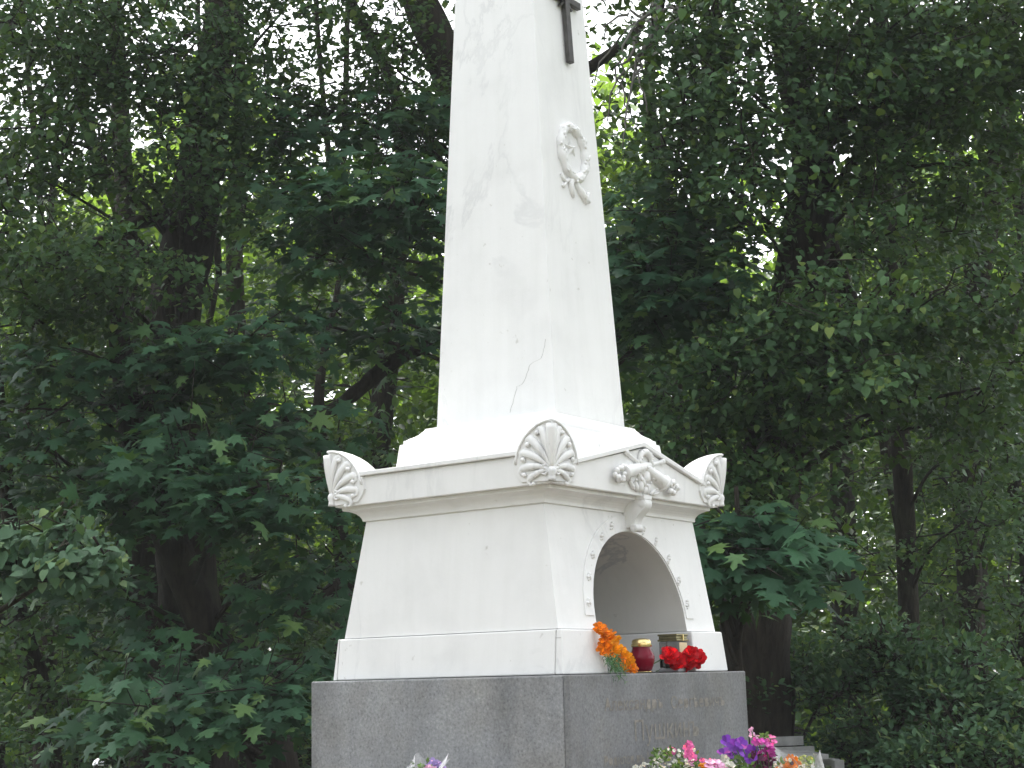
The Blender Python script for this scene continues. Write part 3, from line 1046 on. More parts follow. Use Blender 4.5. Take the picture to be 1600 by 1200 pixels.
def cello():
    m, t, N, L, B = new_mat('cellophane')
    n = noise(N, L, mapping(N, L), 25, 3)
    L.new(ramp(N, n, [(.3, (.75, .75, .77)), (.7, (.95, .95, .96))], L), B.inputs['Base Color'])
    B.inputs['Roughness'].default_value = .12
    tr = N.new('ShaderNodeBsdfTransparent'); ms = N.new('ShaderNodeMixShader')
    lw = N.new('ShaderNodeLayerWeight'); lw.inputs[0].default_value = .35
    L.new(ramp(N, lw.outputs['Facing'], [(0, (.10, .10, .10)), (1, (.75, .75, .75))], L), ms.inputs[0])
    L.new(tr.outputs[0], ms.inputs[1]); L.new(B.outputs[0], ms.inputs[2])
    L.new(ms.outputs[0], N['Material Output'].inputs['Surface'])
    bump(N, L, n, B, .6, .02)
    return m
CELLO = cello()

bouquet('bouquet of tiny white blossoms with pink phlox heads, leftmost on the front step', .72, -.12,
        [(1050, 1170, .022, P_PINK, 'phlox'), (1074, 1166, .022, P_PINK, 'phlox'), (1084, 1178, .024, P_PINK, 'phlox'), (1080, 1190, .02, P_LPINK, 'phlox'),
         (1098, 1197, .017, P_AMBER, 'daisy'), (1116, 1197, .026, P_LPINK, 'phlox'), (1105, 1192, .016, P_PINK, 'phlox'), (1130, 1199, .018, P_LPINK, 'phlox')],
        [(1018, 1085, 1172, 1215, 90, P_WHITE, .0055), (1012, 1090, 1176, 1230, 240, GREENERY, .008), (990, 1020, 1194, 1205, 10, P_WHITE, .006), (1020, 1050, 1170, 1180, 60, GREENERY, .006)])
bouquet('bouquet of violet bellflowers and magenta phlox, tallest of the bouquets', .79, .12,
        [(1135, 1160, .018, P_PURPLE, 'bell'), (1148, 1166, .020, P_PURPLE, 'bell'), (1157, 1162, .019, P_PURPLE, 'bell'), (1131, 1178, .020, P_PURPLE, 'bell'), (1154, 1176, .021, P_PURPLE, 'bell'),
         (1142, 1182, .019, P_PURPLE, 'bell'), (1176, 1176, .022, P_PURPLE, 'bell'), (1172, 1185, .019, P_PURPLE, 'bell'), (1186, 1160, .022, P_MAG, 'phlox'), (1198, 1168, .022, P_MAG, 'phlox'), (1204, 1155, .018, P_PINK, 'phlox'),
         (1205, 1178, .020, P_MAG, 'phlox'), (1174, 1140, .009, P_LPINK, 'phlox'), (1175, 1148, .010, P_LPINK, 'phlox'), (1180, 1152, .011, P_LPINK, 'phlox'),
         (1134, 1190, .020, P_WHITE, 'ruffle'), (1140, 1196, .018, P_WHITE, 'ruffle'), (1120, 1196, .016, P_LPINK, 'phlox')],
        [(1145, 1182, 1182, 1225, 110, GREENERY, .009), (1176, 1205, 1176, 1225, 130, P_MAROON, .010), (1188, 1200, 1146, 1156, 14, GREENERY, .006)])
bouquet('cellophane wrapped bouquet of small yellow white blossoms round one orange flower, rightmost', .86, .33,
        [(1237, 1193, .026, P_ORANGE, 'daisy'), (1222, 1202, .02, P_ORANGE, 'ruffle')],
        [(1208, 1272, 1184, 1215, 80, P_WHITE, .006), (1248, 1270, 1182, 1215, 40, P_YGREEN, .008), (1206, 1274, 1190, 1230, 120, GREENERY, .009)],
        (1206, 1279, 1182, 1))
bouquet('small lilac bouquet in clear cellophane before the left granite face', .02, -.80,
        [(676, 1196, .022, P_LILAC, 'ruffle'), (684, 1200, .022, P_LILAC, 'ruffle'), (672, 1205, .02, P_LPINK, 'ruffle')],
        [(648, 668, 1192, 1215, 30, GREENERY, .010)], (640, 702, 1191, 1))

# ------------------------------------------------------------------ leaves and trees
def tmpl(kind):
    if kind == 'maple':
        o = [(0, .04), (.09, .02), (.36, -.10), (.27, .08), (.58, .20), (.30, .30), (.34, .42), (.56, .62), (.22, .52), (.13, .56), (.17, .76), (0, 1.02)]
        pts = [(0, .26)] + o + [(-x, y) for x, y in o[-2:0:-1]]
        z = [0.0] + [-.16*abs(x)*1.2 - .10*(y-.3)**2 for x, y in pts[1:]]
        n = len(pts)-1
        f = [(0, 1+k, 1+(k+1) % n) for k in range(n)]
    elif kind == 'linden':
        o = [(0, .04), (.24, -.03), (.40, .18), (.38, .46), (.20, .78), (0, 1.05)]
        pts = [(0, .45)] + o + [(-x, y) for x, y in o[-2:0:-1]]
        z = [0.0] + [.10*abs(x) - .22*(y-.4)**2 for x, y in pts[1:]]
        n = len(pts)-1
        f = [(0, 1+k, 1+(k+1) % n) for k in range(n)]
    elif kind == 'oval':
        pts = [(0, 0), (.26, .35), (.20, .72), (0, 1), (-.20, .72), (-.26, .35)]
        z = [0, .06, .02, -.1, .02, .06]
        f = [(0, 1, 2, 3), (0, 3, 4, 5)]
    else:
        pts = [(0, 0), (.36, .45), (0, 1), (-.36, .5)]
        z = [0, .1, -.1, .1]
        f = [(0, 1, 2), (0, 2, 3)]
    v = np.array([(x, y, zz) for (x, y), zz in zip(pts, z)], float)
    return v, f
TM = {k: tmpl(k) for k in ('maple', 'linden', 'oval', 'far')}

def unit(a): return a/(np.linalg.norm(a, axis=-1, keepdims=True)+1e-9)

def frames(tip, nor):
    tip = unit(tip); nor = unit(nor - tip*np.sum(nor*tip, -1, keepdims=True))
    return np.cross(tip, nor), tip, nor

def leaf_mesh(name, kind, pos, tip, nor, size, mat, parent, off):
    v, f = TM[kind]
    X, Y, Z = frames(tip, nor)
    P = pos[:, None, :] - np.asarray(off) + size[:, None, None]*(v[None, :, 0:1]*X[:, None] + v[None, :, 1:2]*Y[:, None] + v[None, :, 2:3]*Z[:, None])
    n, k = len(pos), len(v)
    me = bpy.data.meshes.new(name)
    me.vertices.add(n*k); me.vertices.foreach_set('co', P.ravel().astype(np.float32))
    fl = np.concatenate([np.array(q) for q in f]); ln = np.array([len(q) for q in f])
    loops = (fl[None] + (np.arange(n)*k)[:, None]).ravel()
    tot = np.tile(ln, n); start = np.concatenate([[0], np.cumsum(tot)[:-1]])
    me.loops.add(len(loops)); me.loops.foreach_set('vertex_index', loops.astype(np.int32))
    me.polygons.add(len(tot)); me.polygons.foreach_set('loop_start', start.astype(np.int32))
    me.update(calc_edges=True)
    me.polygons.foreach_set('use_smooth', np.ones(len(tot), bool))
    me.materials.append(mat)
    o = bpy.data.objects.new(name, me); COL.objects.link(o)
    if parent is not None: o.parent = parent
    return o

LEAFOBJ = {}
def leaf_parts(kind, pos, tip, nor, size, mat, parent, off):
    key = (kind, mat.name)
    if key not in LEAFOBJ:
        v, f = TM[kind]
        me = bpy.data.meshes.new(kind + '_leaf'); me.from_pydata(v.tolist(), [], f)
        me.polygons.foreach_set('use_smooth', np.ones(len(f), bool)); me.materials.append(mat)
        LEAFOBJ[key] = me
    X, Y, Z = frames(tip, nor)
    for i in range(len(pos)):
        o = bpy.data.objects.new('leaf', LEAFOBJ[key])
        s = size[i]; p = pos[i]-np.asarray(off)
        o.matrix_basis = Matrix(((X[i][0]*s, Y[i][0]*s, Z[i][0]*s, p[0]), (X[i][1]*s, Y[i][1]*s, Z[i][1]*s, p[1]), (X[i][2]*s, Y[i][2]*s, Z[i][2]*s, p[2]), (0, 0, 0, 1)))
        o.parent = parent
        COL.objects.link(o)

FH = np.array([CF[0], CF[1], 0]); FH /= np.linalg.norm(FH)
RH = np.array([FH[1], -FH[0], 0])
UP = np.array([0, 0, 1.0])

def spray_maple(c, R, n, size):
    u = rng.random(n); th = rng.random(n)*2*math.pi
    rad = R*np.sqrt(u)
    o = np.stack([np.cos(th), np.sin(th), np.zeros(n)], -1)
    pos = c + o*rad[:, None]
    pos[:, 2] += -.40*rad**2/R + rng.normal(0, .06, n)
    tip = o*.75 - UP*.45 - FH*.35 + rng.normal(0, .3, (n, 3))
    nor = UP*.72 - FH*.48 + o*.2 + rng.normal(0, .26, (n, 3))
    return pos, tip, nor, size*rng.uniform(.6, 1.15, n)

def spray_linden(c, R, n, size):
    d = unit(np.array([rng.normal(), rng.normal(), 0]) - FH*.6)
    t = rng.random(n)
    side = np.cross(d, UP)
    pos = c + d*((t-.5)*2*R)[:, None] + side*(rng.normal(0, .30, n)*R)[:, None]
    pos[:, 2] += -.55*R*t**2 + rng.normal(0, .14*R, n)
    tip = -UP*.5 + d*.5 - FH*.3 + rng.normal(0, .42, (n, 3))
    nor = UP*.78 - FH*.42 + d*.15 + rng.normal(0, .34, (n, 3))
    return pos, tip, nor, size*rng.uniform(.45, 1.3, n)

def spray_bush(c, R, n, size):
    v = unit(rng.normal(size=(n, 3))); v[:, 2] = np.abs(v[:, 2])*.8
    pos = c + v*(R*rng.random(n)**.4)[:, None]
    tip = v + rng.normal(0, .5, (n, 3)); nor = UP*.8 + v*.3 - FH*.25 + rng.normal(0, .35, (n, 3))
    return pos, tip, nor, size*rng.uniform(.45, 1.3, n)
SPRAY = {'maple': spray_maple, 'linden': spray_linden, 'oval': spray_bush, 'far': spray_bush}

GLADES = [(565, 565, 60, 40), (640, 590, 40, 40), (500, 600, 30, 30), (440, 870, 45, 30), (555, 960, 30, 30), (1380, 690, 40, 45), (1400, 770, 25, 35), (1255, 960, 35, 50), (1320, 900, 35, 25), (1010, 570, 25, 30),
          (1125, 945, 16, 40), (140, 690, 30, 20), (60, 1090, 35, 25), (250, 900, 40, 25), (545, 440, 25, 40), (380, 400, 25, 30), (200, 350, 20, 25), (990, 610, 20, 30), (90, 990, 30, 25)]
GAPS = []       # directions where the canopy is open
def smooth_path(pts, k=6):
    pts = np.asarray(pts, float)
    n = len(pts)
    if n < 3: return np.array([pts[0]*(1-t)+pts[-1]*t for t in np.linspace(0, 1, k)])
    out = []
    P = np.concatenate([[2*pts[0]-pts[1]], pts, [2*pts[-1]-pts[-2]]])
    for i in range(1, n):
        for t in np.linspace(0, 1, k, endpoint=False):
            a, b, c, d = P[i-1], P[i], P[i+1], P[i+2]
            out.append(.5*((2*b) + (-a+c)*t + (2*a-5*b+4*c-d)*t*t + (-a+3*b-3*c+d)*t**3))
    out.append(pts[-1])
    return np.array(out)

def proj(p):
    d = np.asarray(p) - CAM; w = d @ CF
    return 800 + FPX*(d @ CR)/w, 600 - FPX*(d @ CU)/w

def tree(name, label, cat, trunk, boughs, bark=None, extra_limbs=(), parts=0, group=None, far_leaf=False):
    """trunk: [(px,py,D,radius)...] from low to high; boughs: (px,py,D,rx_px,ry_px,rd,n_sprays,leaves,spray_R,kind,size,mat)"""
    bark = bark or BARK
    tp = [W(a, b, d) for a, b, d, r in trunk]; tr = [r for *_, r in trunk]
    foot = tp[0].copy(); foot[2] = GROUND - .05
    if tp[0][2] > GROUND + .3:
        foot[:2] += (tp[0]-tp[1])[:2]*.15
        tp = [foot] + tp; tr = [tr[0]*1.3] + tr
    base = np.array([tp[0][0], tp[0][1], GROUND])
    T = thing(name, label, cat, base, group)
    path = smooth_path(tp, 7)
    rad = np.interp(np.linspace(0, 1, len(path)), np.linspace(0, 1, len(tr)), tr)
    rad = rad*(1 + .03*np.sin(np.arange(len(path))*1.3) + rng.normal(0, .012, len(path)))
    mb = MB(); mb.tube(path, rad, 14)
    mb.build('trunk', bark, T, base, smooth=True)
    tw = MB()
    for limb in extra_limbs:
        lp = smooth_path([W(a, b, d) for a, b, d, r in limb], 6)
        lr = np.interp(np.linspace(0, 1, len(lp)), np.linspace(0, 1, len(limb)), [r for *_, r in limb])
        m2 = MB(); m2.tube(lp, lr*(1+.08*np.sin(np.arange(len(lp))*2.1)), 9)
        m2.build('limb', bark, T, base, smooth=True)
    acc = {}
    budget = parts
    for (px, py, D, rx, ry, rd, ns, nl, R, kind, size, mat) in boughs:
        c = W(px, py, D); sx, sz = rx*D/FPX, ry*D/FPX
        # limb from the trunk
        below = [p for p in path if p[2] < c[2]+.1] or [path[0]]
        dist = [np.linalg.norm(p[:2]-c[:2]) + abs(p[2]-(c[2]-.5))*1.2 for p in below]
        st = below[int(np.argmin(dist))]
        L_ = np.linalg.norm(c-st)
        if L_ > .3:
            mid = st*.5 + c*.5 + UP*.12*L_*rng.uniform(.2, 1) + rng.normal(0, .06*L_, 3)
            lp = smooth_path([st, mid, c], 6)
            br = MB(); br.tube(lp, np.linspace(min(.034, .010+.008*L_), .008, len(lp)), 6); br.build('branch', bark, T, base, smooth=True)
        for s in range(ns):
            v = unit(rng.normal(size=3))*rng.random()**.45
            p = c + RH*v[0]*sx + UP*v[1]*sz + FH*v[2]*rd
            qx, qy = proj(p)
            if any(((qx-gx)/gw)**2 + ((qy-gy)/gh)**2 < 1.25 for gx, gy, gw, gh, gr in GAPS): continue
            if D < 16.4 and any(((qx-gx)/gw)**2 + ((qy-gy)/gh)**2 < 1 for gx, gy, gw, gh in GLADES): continue
            tw.tube([c*.6+p*.4 + rng.normal(0, .05, 3), (c*.25+p*.75), p + UP*.02, p - FH*R*.6 + rng.normal(0, R*.3, 3)], [.008, .006, .005, .002], 4)
            a = SPRAY[kind](p, R*rng.uniform(.75, 1.25), max(3, int(nl*rng.uniform(.7, 1.3))), size)
            acc.setdefault((kind, mat.name), (mat, []))[1].append(a)
    if tw.n:
        o = tw.build('twigs', bark, T, base); o['kind'] = 'stuff'
    for (kind, _), (mat, lst) in acc.items():
        pos, tip, nor, size = (np.concatenate([l[i] for l in lst]) for i in range(4))
        ok = pos[:, 2] > GROUND + .05
        # keep clear of the monument
        ok &= ~((np.abs(pos[:, 0]) < .62) & (np.abs(pos[:, 1]) < .66) & (pos[:, 2] < 3.1))
        pos, tip, nor, size = pos[ok], tip[ok], nor[ok], size[ok]
        if budget > 0 and kind in ('maple', 'linden'):
            x = (pos - CAM) @ CF; qx = 800 + FPX*((pos-CAM) @ CR)/x; qy = 600 - FPX*((pos-CAM) @ CU)/x
            inside = (qx > -10) & (qx < 1610) & (qy > -10) & (qy < 1210)
            key = np.where(inside, size/x, -1)
            pick = np.argsort(-key)[:budget]
            pick = pick[key[pick] > 0]
            leaf_parts(kind, pos[pick], tip[pick], nor[pick], size[pick], mat, T, base)
            budget -= len(pick)
            m = np.ones(len(pos), bool); m[pick] = False
            pos, tip, nor, size = pos[m], tip[m], nor[m], size[m]
        if len(pos):
            o = leaf_mesh('foliage', kind, pos, tip, nor, size, mat, T, base); o['kind'] = 'stuff'
    return T

GAPS += [(372, 108, 18, 14, 0), (440, 60, 22, 22, 0), (490, 100, 32, 18, 0), (540, 60, 25, 25, 0), (600, 90, 22, 22, 0), (405, 25, 14, 16, 0),
         (212, 175, 30, 16, 0), (215, 215, 30, 24, 0), (250, 205, 14, 16, 0), (98, 275, 12, 12, 0), (155, 315, 20, 16, 0), (115, 300, 16, 16, 0), (85, 330, 10, 10, 0),
         (515, 240, 30, 12, 0), (10, 420, 16, 14, 0), (700, 40, 14, 30, 0), (945, 30, 20, 18, 0), (1000, 190, 20, 24, 0), (985, 230, 14, 20, 0), (930, 80, 12, 20, 0), (970, 20, 10, 10, 0),
         (1357, 342, 10, 6, 0), (1420, 395, 10, 8, 0), (1500, 390, 22, 14, 0), (1395, 410, 8, 7, 0), (1560, 350, 8, 10, 0), (1375, 30, 10, 8, 0), (1580, 90, 8, 12, 0), (1300, 460, 7, 6, 0)]

MP, LI, PA, FA, SB = LEAF_MAPLE, LEAF_LINDEN, LEAF_PALE, LEAF_FAR, LEAF_SHRUB
# bough tuples: (px,py,D,rx,ry,rd,n,leaves,R,kind,size,mat)
def LB(px, py, D, rx, ry, n, rd=.9, size=.050, mat=LI, nl=76, R=.34): return (px, py, D, rx, ry, rd, int(n*1.45), nl, R, 'linden', size, mat)
def MBG(px, py, D, rx, ry, n, rd=.8, size=.135, mat=MP, nl=22, R=.42): return (px, py, D, rx, ry, rd, n, nl, R, 'maple', size, mat)

tree('linden_tree', 'tall dark linden with a leaning forked trunk, left of the obelisk', 'tree',
     [(310, 1180, 11, .27), (300, 1000, 11, .23), (288, 850, 11, .21), (272, 680, 11, .2), (268, 510, 11, .2), (298, 360, 11, .19), (318, 200, 11, .14), (345, 30, 11, .12), (372, -200, 11, .1), (390, -600, 11, .06)],
     [LB(60, 60, 10, 130, 90, 22), LB(200, 60, 10.4, 130, 80, 20), LB(60, 210, 10, 110, 90, 18), LB(160, 130, 10.2, 100, 70, 14), LB(40, 370, 9.8, 90, 80, 16), LB(300, 100, 10.2, 80, 110, 14),
      LB(290, 240, 10, 70, 60, 10), LB(130, 430, 9.6, 120, 50, 16), LB(220, 400, 9.8, 80, 50, 8), LB(60, 500, 10, 100, 60, 12), LB(400, 170, 10.8, 90, 50, 10), LB(440, 20, 10.8, 140, 30, 10), LB(350, 300, 10.8, 60, 60, 7),
      LB(100, -250, 10.5, 420, 200, 60, 1.8), LB(450, -300, 11, 300, 220, 50, 1.8), LB(250, -650, 11, 500, 220, 70, 2.2),
      LB(90, 290, 10.2, 90, 50, 8), LB(300, 180, 10.4, 80, 60, 7), LB(400, 70, 10.8, 70, 50, 6), LB(180, 240, 10.3, 80, 50, 7), LB(270, 560, 10.3, 70, 50, 6), LB(180, 290, 10.8, 50, 50, 3)],
     extra_limbs=[[(275, 620, 11, .10), (262, 500, 10.9, .05), (285, 440, 10.8, .035), (302, 395, 10.7, .02)],
                  [(300, 360, 11, .09), (240, 340, 11, .06), (160, 375, 10.9, .04), (90, 400, 10.7, .02)]], parts=290)

tree('linden_tree', 'pale leafed linden reaching one low bough in from the left edge', 'tree',
     [(-260, 1200, 7.6, .16), (-250, 900, 7.6, .14), (-240, 500, 7.6, .12), (-220, 0, 7.6, .08), (-200, -400, 7.6, .05)],
     [LB(40, 850, 7.0, 80, 34, 13, .3, .066, PA, 34, .20), LB(110, 830, 6.9, 60, 24, 8, .25, .064, PA, 30, .18), LB(130, 868, 6.8, 45, 22, 8, .25, .064, PA, 30, .16), LB(20, 880, 7, 40, 20, 5, .2, .064, PA, 26, .16),
      LB(-330, 500, 7.6, 120, 250, 40, .8, .085, LI), LB(-350, 100, 7.6, 140, 250, 40, .8, .085, LI), LB(-350, -350, 7.6, 260, 260, 50, 1.2, .085, LI)],
     extra_limbs=[[(-245, 930, 7.6, .05), (-80, 905, 7.3, .035), (40, 880, 7, .02), (140, 838, 6.9, .008)]], parts=290)

tree('maple_tree', 'young maple with a leaning trunk and broad layered leaves, low left of the granite block', 'tree',
     [(425, 1190, 10.2, .17), (385, 1110, 10.2, .15), (335, 1010, 10.2, .13), (250, 800, 10.2, .11), (205, 660, 10.2, .09), (180, 480, 10.2, .06)],
     [MBG(320, 1075, 8.6, 190, 34, 17, .5), MBG(240, 1100, 8.3, 90, 20, 7, .3), MBG(430, 1040, 9, 110, 28, 9, .4), MBG(330, 1030, 9.2, 130, 24, 8), MBG(390, 1085, 8.6, 90, 24, 7, .3),
      MBG(330, 700, 9.6, 170, 40, 14), MBG(430, 760, 9.3, 120, 40, 11), MBG(280, 735, 9.4, 90, 30, 7, .4), MBG(330, 790, 9.2, 60, 20, 4, .3), MBG(180, 780, 10, 150, 50, 9),
      MBG(250, 560, 9.8, 190, 40, 15), MBG(360, 520, 9.8, 160, 34, 12), MBG(120, 620, 10, 140, 60, 12), MBG(80, 700, 10, 120, 60, 9), MBG(420, 640, 9.8, 120, 30, 9), MBG(60, 560, 10, 100, 40, 8), MBG(100, 900, 10.4, 140, 60, 8), MBG(220, 950, 10.4, 90, 40, 5),
      MBG(470, 930, 9.8, 80, 60, 9), MBG(480, 860, 9.8, 70, 40, 6)], parts=295)

tree('maple_tree', 'spreading maple behind the obelisk with two bare crooked lower limbs', 'tree',
     [(805, 1190, 12, .26), (800, 800, 12, .22), (790, 500, 12, .2), (745, 230, 12, .18), (700, 100, 12, .16), (655, 0, 12, .14), (600, -160, 12, .12), (580, -500, 12, .07)],
     [MBG(590, 300, 10.5, 110, 40, 13), MBG(630, 340, 10.2, 90, 50, 12), MBG(640, 270, 10.3, 80, 30, 8, .5), MBG(540, 330, 10.6, 80, 36, 8), MBG(600, 400, 10.6, 110, 40, 9), MBG(480, 400, 11, 90, 50, 9), MBG(560, 200, 11.2, 110, 30, 10), MBG(640, 190, 11.2, 80, 40, 8),
      MBG(450, 280, 11.2, 80, 50, 9), MBG(440, 180, 11.4, 70, 40, 5), MBG(620, 500, 11, 90, 40, 7), MBG(480, 500, 10.8, 100, 40, 8),
      LB(620, 110, 11.4, 80, 50, 9), LB(540, 30, 11.6, 90, 40, 9), LB(480, 160, 11.5, 90, 40, 8), LB(660, 220, 11.4, 60, 40, 5), LB(620, 40, 11.5, 60, 40, 7), LB(540, 140, 11.6, 90, 30, 8), LB(680, 160, 11.6, 40, 60, 5),
      MBG(1050, 415, 9.4, 90, 34, 12, .5), MBG(1080, 455, 9.2, 80, 26, 9, .4), MBG(1010, 460, 9.4, 70, 30, 8, .4), MBG(1060, 365, 9.5, 70, 26, 8, .4), MBG(985, 400, 9.6, 60, 60, 8), MBG(1000, 330, 9.8, 60, 50, 9), MBG(960, 500, 10, 60, 60, 7), MBG(1000, 550, 10.5, 70, 70, 8),
      MBG(700, -250, 11.5, 350, 180, 45, 1.6), MBG(900, -500, 11.5, 400, 250, 50, 2), LB(800, 150, 12, 80, 120, 12)],
     extra_limbs=[[(792, 560, 12, .12), (700, 525, 11.6, .085), (620, 560, 11.4, .065), (560, 610, 11.3, .055), (500, 650, 11.2, .045), (430, 655, 11.1, .02)],
                  [(800, 900, 12, .11), (660, 870, 11.6, .085), (560, 900, 11.4, .07), (500, 935, 11.3, .05), (420, 985, 11.2, .03)],
                  [(745, 230, 12, .08), (900, 120, 11.5, .05), (985, 60, 11, .03), (1010, 20, 11, .02)]], parts=295)

tree('linden_tree', 'massive old linden with a thick dark trunk, right of the pedestal', 'tree',
     [(1178, 1190, 9.6, .25), (1180, 1000, 9.6, .225), (1192, 850, 9.6, .21), (1215, 660, 9.6, .19), (1252, 430, 9.6, .17), (1270, 260, 9.6, .14), (1245, 140, 9.6, .11), (1222, 0, 9.6, .1), (1210, -300, 9.6, .07)],
     [LB(1100, 60, 9, 100, 70, 20), LB(1230, 50, 9.2, 120, 70, 18), LB(1370, 70, 8.8, 120, 50, 18), LB(1480, 60, 8.8, 110, 50, 18), LB(1570, 40, 9, 70, 70, 10), LB(1110, 170, 9, 100, 60, 16), LB(1160, 250, 8.9, 70, 50, 9), LB(1060, 260, 9.2, 70, 50, 10),
      LB(1330, 170, 8.8, 100, 50, 13), LB(1450, 150, 8.8, 130, 40, 15), LB(1540, 140, 9, 90, 50, 10), LB(1390, 260, 9, 100, 50, 11), LB(1540, 250, 9.2, 80, 60, 9), LB(1160, 340, 9, 70, 50, 8), LB(1480, 330, 9.2, 70, 40, 6),
      LB(1230, 470, 8.8, 90, 50, 12), LB(1310, 520, 8.6, 80, 50, 14), LB(1180, 520, 8.9, 80, 50, 12), LB(1290, 590, 8.5, 60, 40, 9), LB(1120, 570, 9, 80, 60, 12), LB(1390, 500, 8.8, 90, 50, 12), LB(1470, 470, 9, 90, 50, 11), LB(1560, 470, 9, 70, 60, 9), LB(1330, 380, 9, 70, 40, 6), LB(1560, 600, 9.2, 70, 50, 7), LB(1480, 660, 9.4, 60, 40, 5), LB(1240, 640, 9.1, 60, 50, 6), LB(1190, 860, 9.0, 50, 40, 4), LB(1420, 620, 9.2, 60, 40, 6), LB(1090, 660, 9.2, 80, 50, 9), LB(1150, 740, 9.2, 70, 50, 8), LB(1240, 760, 9.2, 60, 50, 5),
      LB(1300, -250, 9.5, 400, 200, 75, 1.8), LB(1100, -600, 9.5, 450, 250, 60, 2.2), LB(1650, -200, 9.5, 200, 350, 45, 1.6)],
     extra_limbs=[[(1268, 300, 9.6, .07), (1330, 470, 9.7, .05), (1395, 545, 9.8, .04), (1420, 640, 9.9, .03)],
                  [(1222, 20, 9.6, .04), (1300, 70, 9.2, .03), (1420, 75, 8.9, .015)],
                  [(1195, 830, 9.6, .03), (1198, 640, 9.3, .02), (1240, 560, 9.1, .008)]], parts=290)

tree('maple_sapling', 'maple sapling with large drooping leaves right of the pedestal cornice', 'tree',
     [(1165, 1190, 8.4, .035), (1150, 1000, 8.4, .03), (1155, 860, 8.4, .022), (1150, 760, 8.4, .012)],
     [MBG(1150, 810, 8.1, 60, 30, 7, .35, .15), MBG(1130, 860, 8, 50, 34, 6, .3, .15), MBG(1180, 870, 8.1, 60, 34, 7, .35, .15), MBG(1150, 900, 8.0, 40, 14, 3, .25, .14), MBG(1205, 830, 8.2, 50, 40, 5, .3, .14)], parts=200)

tree('slender_tree', 'slender dark trunk standing between the shrubs, right of the thick linden', 'tree',
     [(1425, 1190, 12.5, .095), (1418, 900, 12.5, .085), (1408, 700, 12.5, .08), (1395, 480, 12.5, .07), (1380, 200, 12.5, .07), (1370, -300, 12.5, .04)],
     [LB(1440, 560, 12, 100, 70, 16), LB(1540, 700, 12, 80, 90, 9), LB(1500, 820, 12, 100, 80, 6), LB(1400, 350, 12.2, 120, 90, 16), LB(1400, 100, 12.5, 160, 120, 24), LB(1420, -300, 12.5, 260, 220, 50, 1.6)])
tree('slender_tree', 'dark curving trunk near the right edge', 'tree',
     [(1530, 1190, 14, .13), (1515, 900, 14, .115), (1505, 700, 14, .105), (1530, 450, 14, .09), (1570, 150, 14, .1), (1600, -300, 14, .05)],
     [LB(1570, 820, 13, 90, 110, 9), LB(1600, 600, 13, 100, 110, 20), LB(1440, 740, 13.4, 60, 60, 9), LB(1470, 930, 13, 100, 60, 5), LB(1580, 960, 12.6, 100, 60, 5), LB(1550, 350, 13.5, 120, 120, 18), LB(1560, 80, 13.8, 140, 120, 22), LB(1600, -300, 14, 250, 240, 50, 1.6)])
tree('slender_tree', 'thin dark stem at the far left edge below the pale bough', 'tree',
     [(75, 1190, 10.6, .10), (60, 1080, 10.6, .09), (28, 960, 10.6, .07), (20, 870, 10.6, .06), (5, 700, 10.6, .05), (-20, 400, 10.6, .03)],
     [LB(30, 980, 10.2, 60, 50, 6), LB(60, 1070, 10.2, 60, 50, 6), LB(10, 700, 10.6, 60, 60, 6), LB(130, 1130, 10, 90, 40, 8)])
tree('slender_tree', 'second stout trunk beside the forked linden, bottom left', 'tree',
     [(232, 1190, 12.5, .16), (225, 1000, 12.5, .15), (215, 800, 12.5, .14), (222, 650, 12.5, .12), (200, 400, 12.5, .09), (180, 0, 12.5, .06)],
     [LB(180, 560, 12, 120, 100, 16), LB(360, 640, 12, 110, 90, 12), LB(520, 720, 12.2, 80, 60, 7), LB(60, 800, 12, 120, 90, 14), LB(320, 880, 12, 130, 60, 9), LB(470, 1000, 12, 100, 60, 6), LB(130, 1010, 12, 130, 70, 10)])

# shrubs in front of the wood, right
for k, (label, px, py, D, rx, ry, n, sz) in enumerate((
        ('rounded shrub directly right of the granite block, behind the bench', 1230, 1060, 9.9, 80, 70, 55, .052),
        ('tallest pale green shrub at lower right, left of the corner', 1400, 1050, 9.2, 110, 80, 95, .052),
        ('broad shrub filling the lower right corner', 1540, 1090, 9.0, 100, 90, 95, .052),
        ('low shrub at the bottom edge just right of the bench', 1375, 1165, 9.5, 75, 50, 55, .05),
        ('lightest low shrub at the bottom edge near the right corner', 1500, 1180, 8.4, 100, 45, 60, .05))):
    tree('shrub', label, 'shrub', [(px, 1230, D, .03), (px+8, py+20, D, .022), (px-6, py-ry*.6, D, .008)],
         [(px + rx*q*.75, py - ry*.25*math.cos(q*2.4+k) + abs(q)*ry*.35, D + .2*q*(-1)**k, rx*.42, ry*(.75-.3*abs(q)), .4, n//3, 26, .2, 'oval', sz*1.1, SB if q else LI) for q in (-1, -.4, .25, .9)] + [(px-rx*.3, py-ry*.6, D-.1, rx*.5, ry*.35, .3, n//7, 22, .2, 'oval', sz, PA)], group='shrubs before the wood')
for k, (label, px, py, D, rx, ry, n) in enumerate((
        ('dim shrub under the leaning maple, bottom left', 110, 1150, 11.6, 140, 90, 60),
        ('dim shrub beside the left granite edge', 450, 1170, 12, 110, 90, 50))):
    tree('shrub', label, 'shrub', [(px, 1260, D, .03), (px+8, py+20, D, .022), (px-6, py-ry*.6, D, .008)],
         [(px, py, D, rx, ry, .6, n, 30, .2, 'oval', .06, SB)], group='shrubs before the wood')

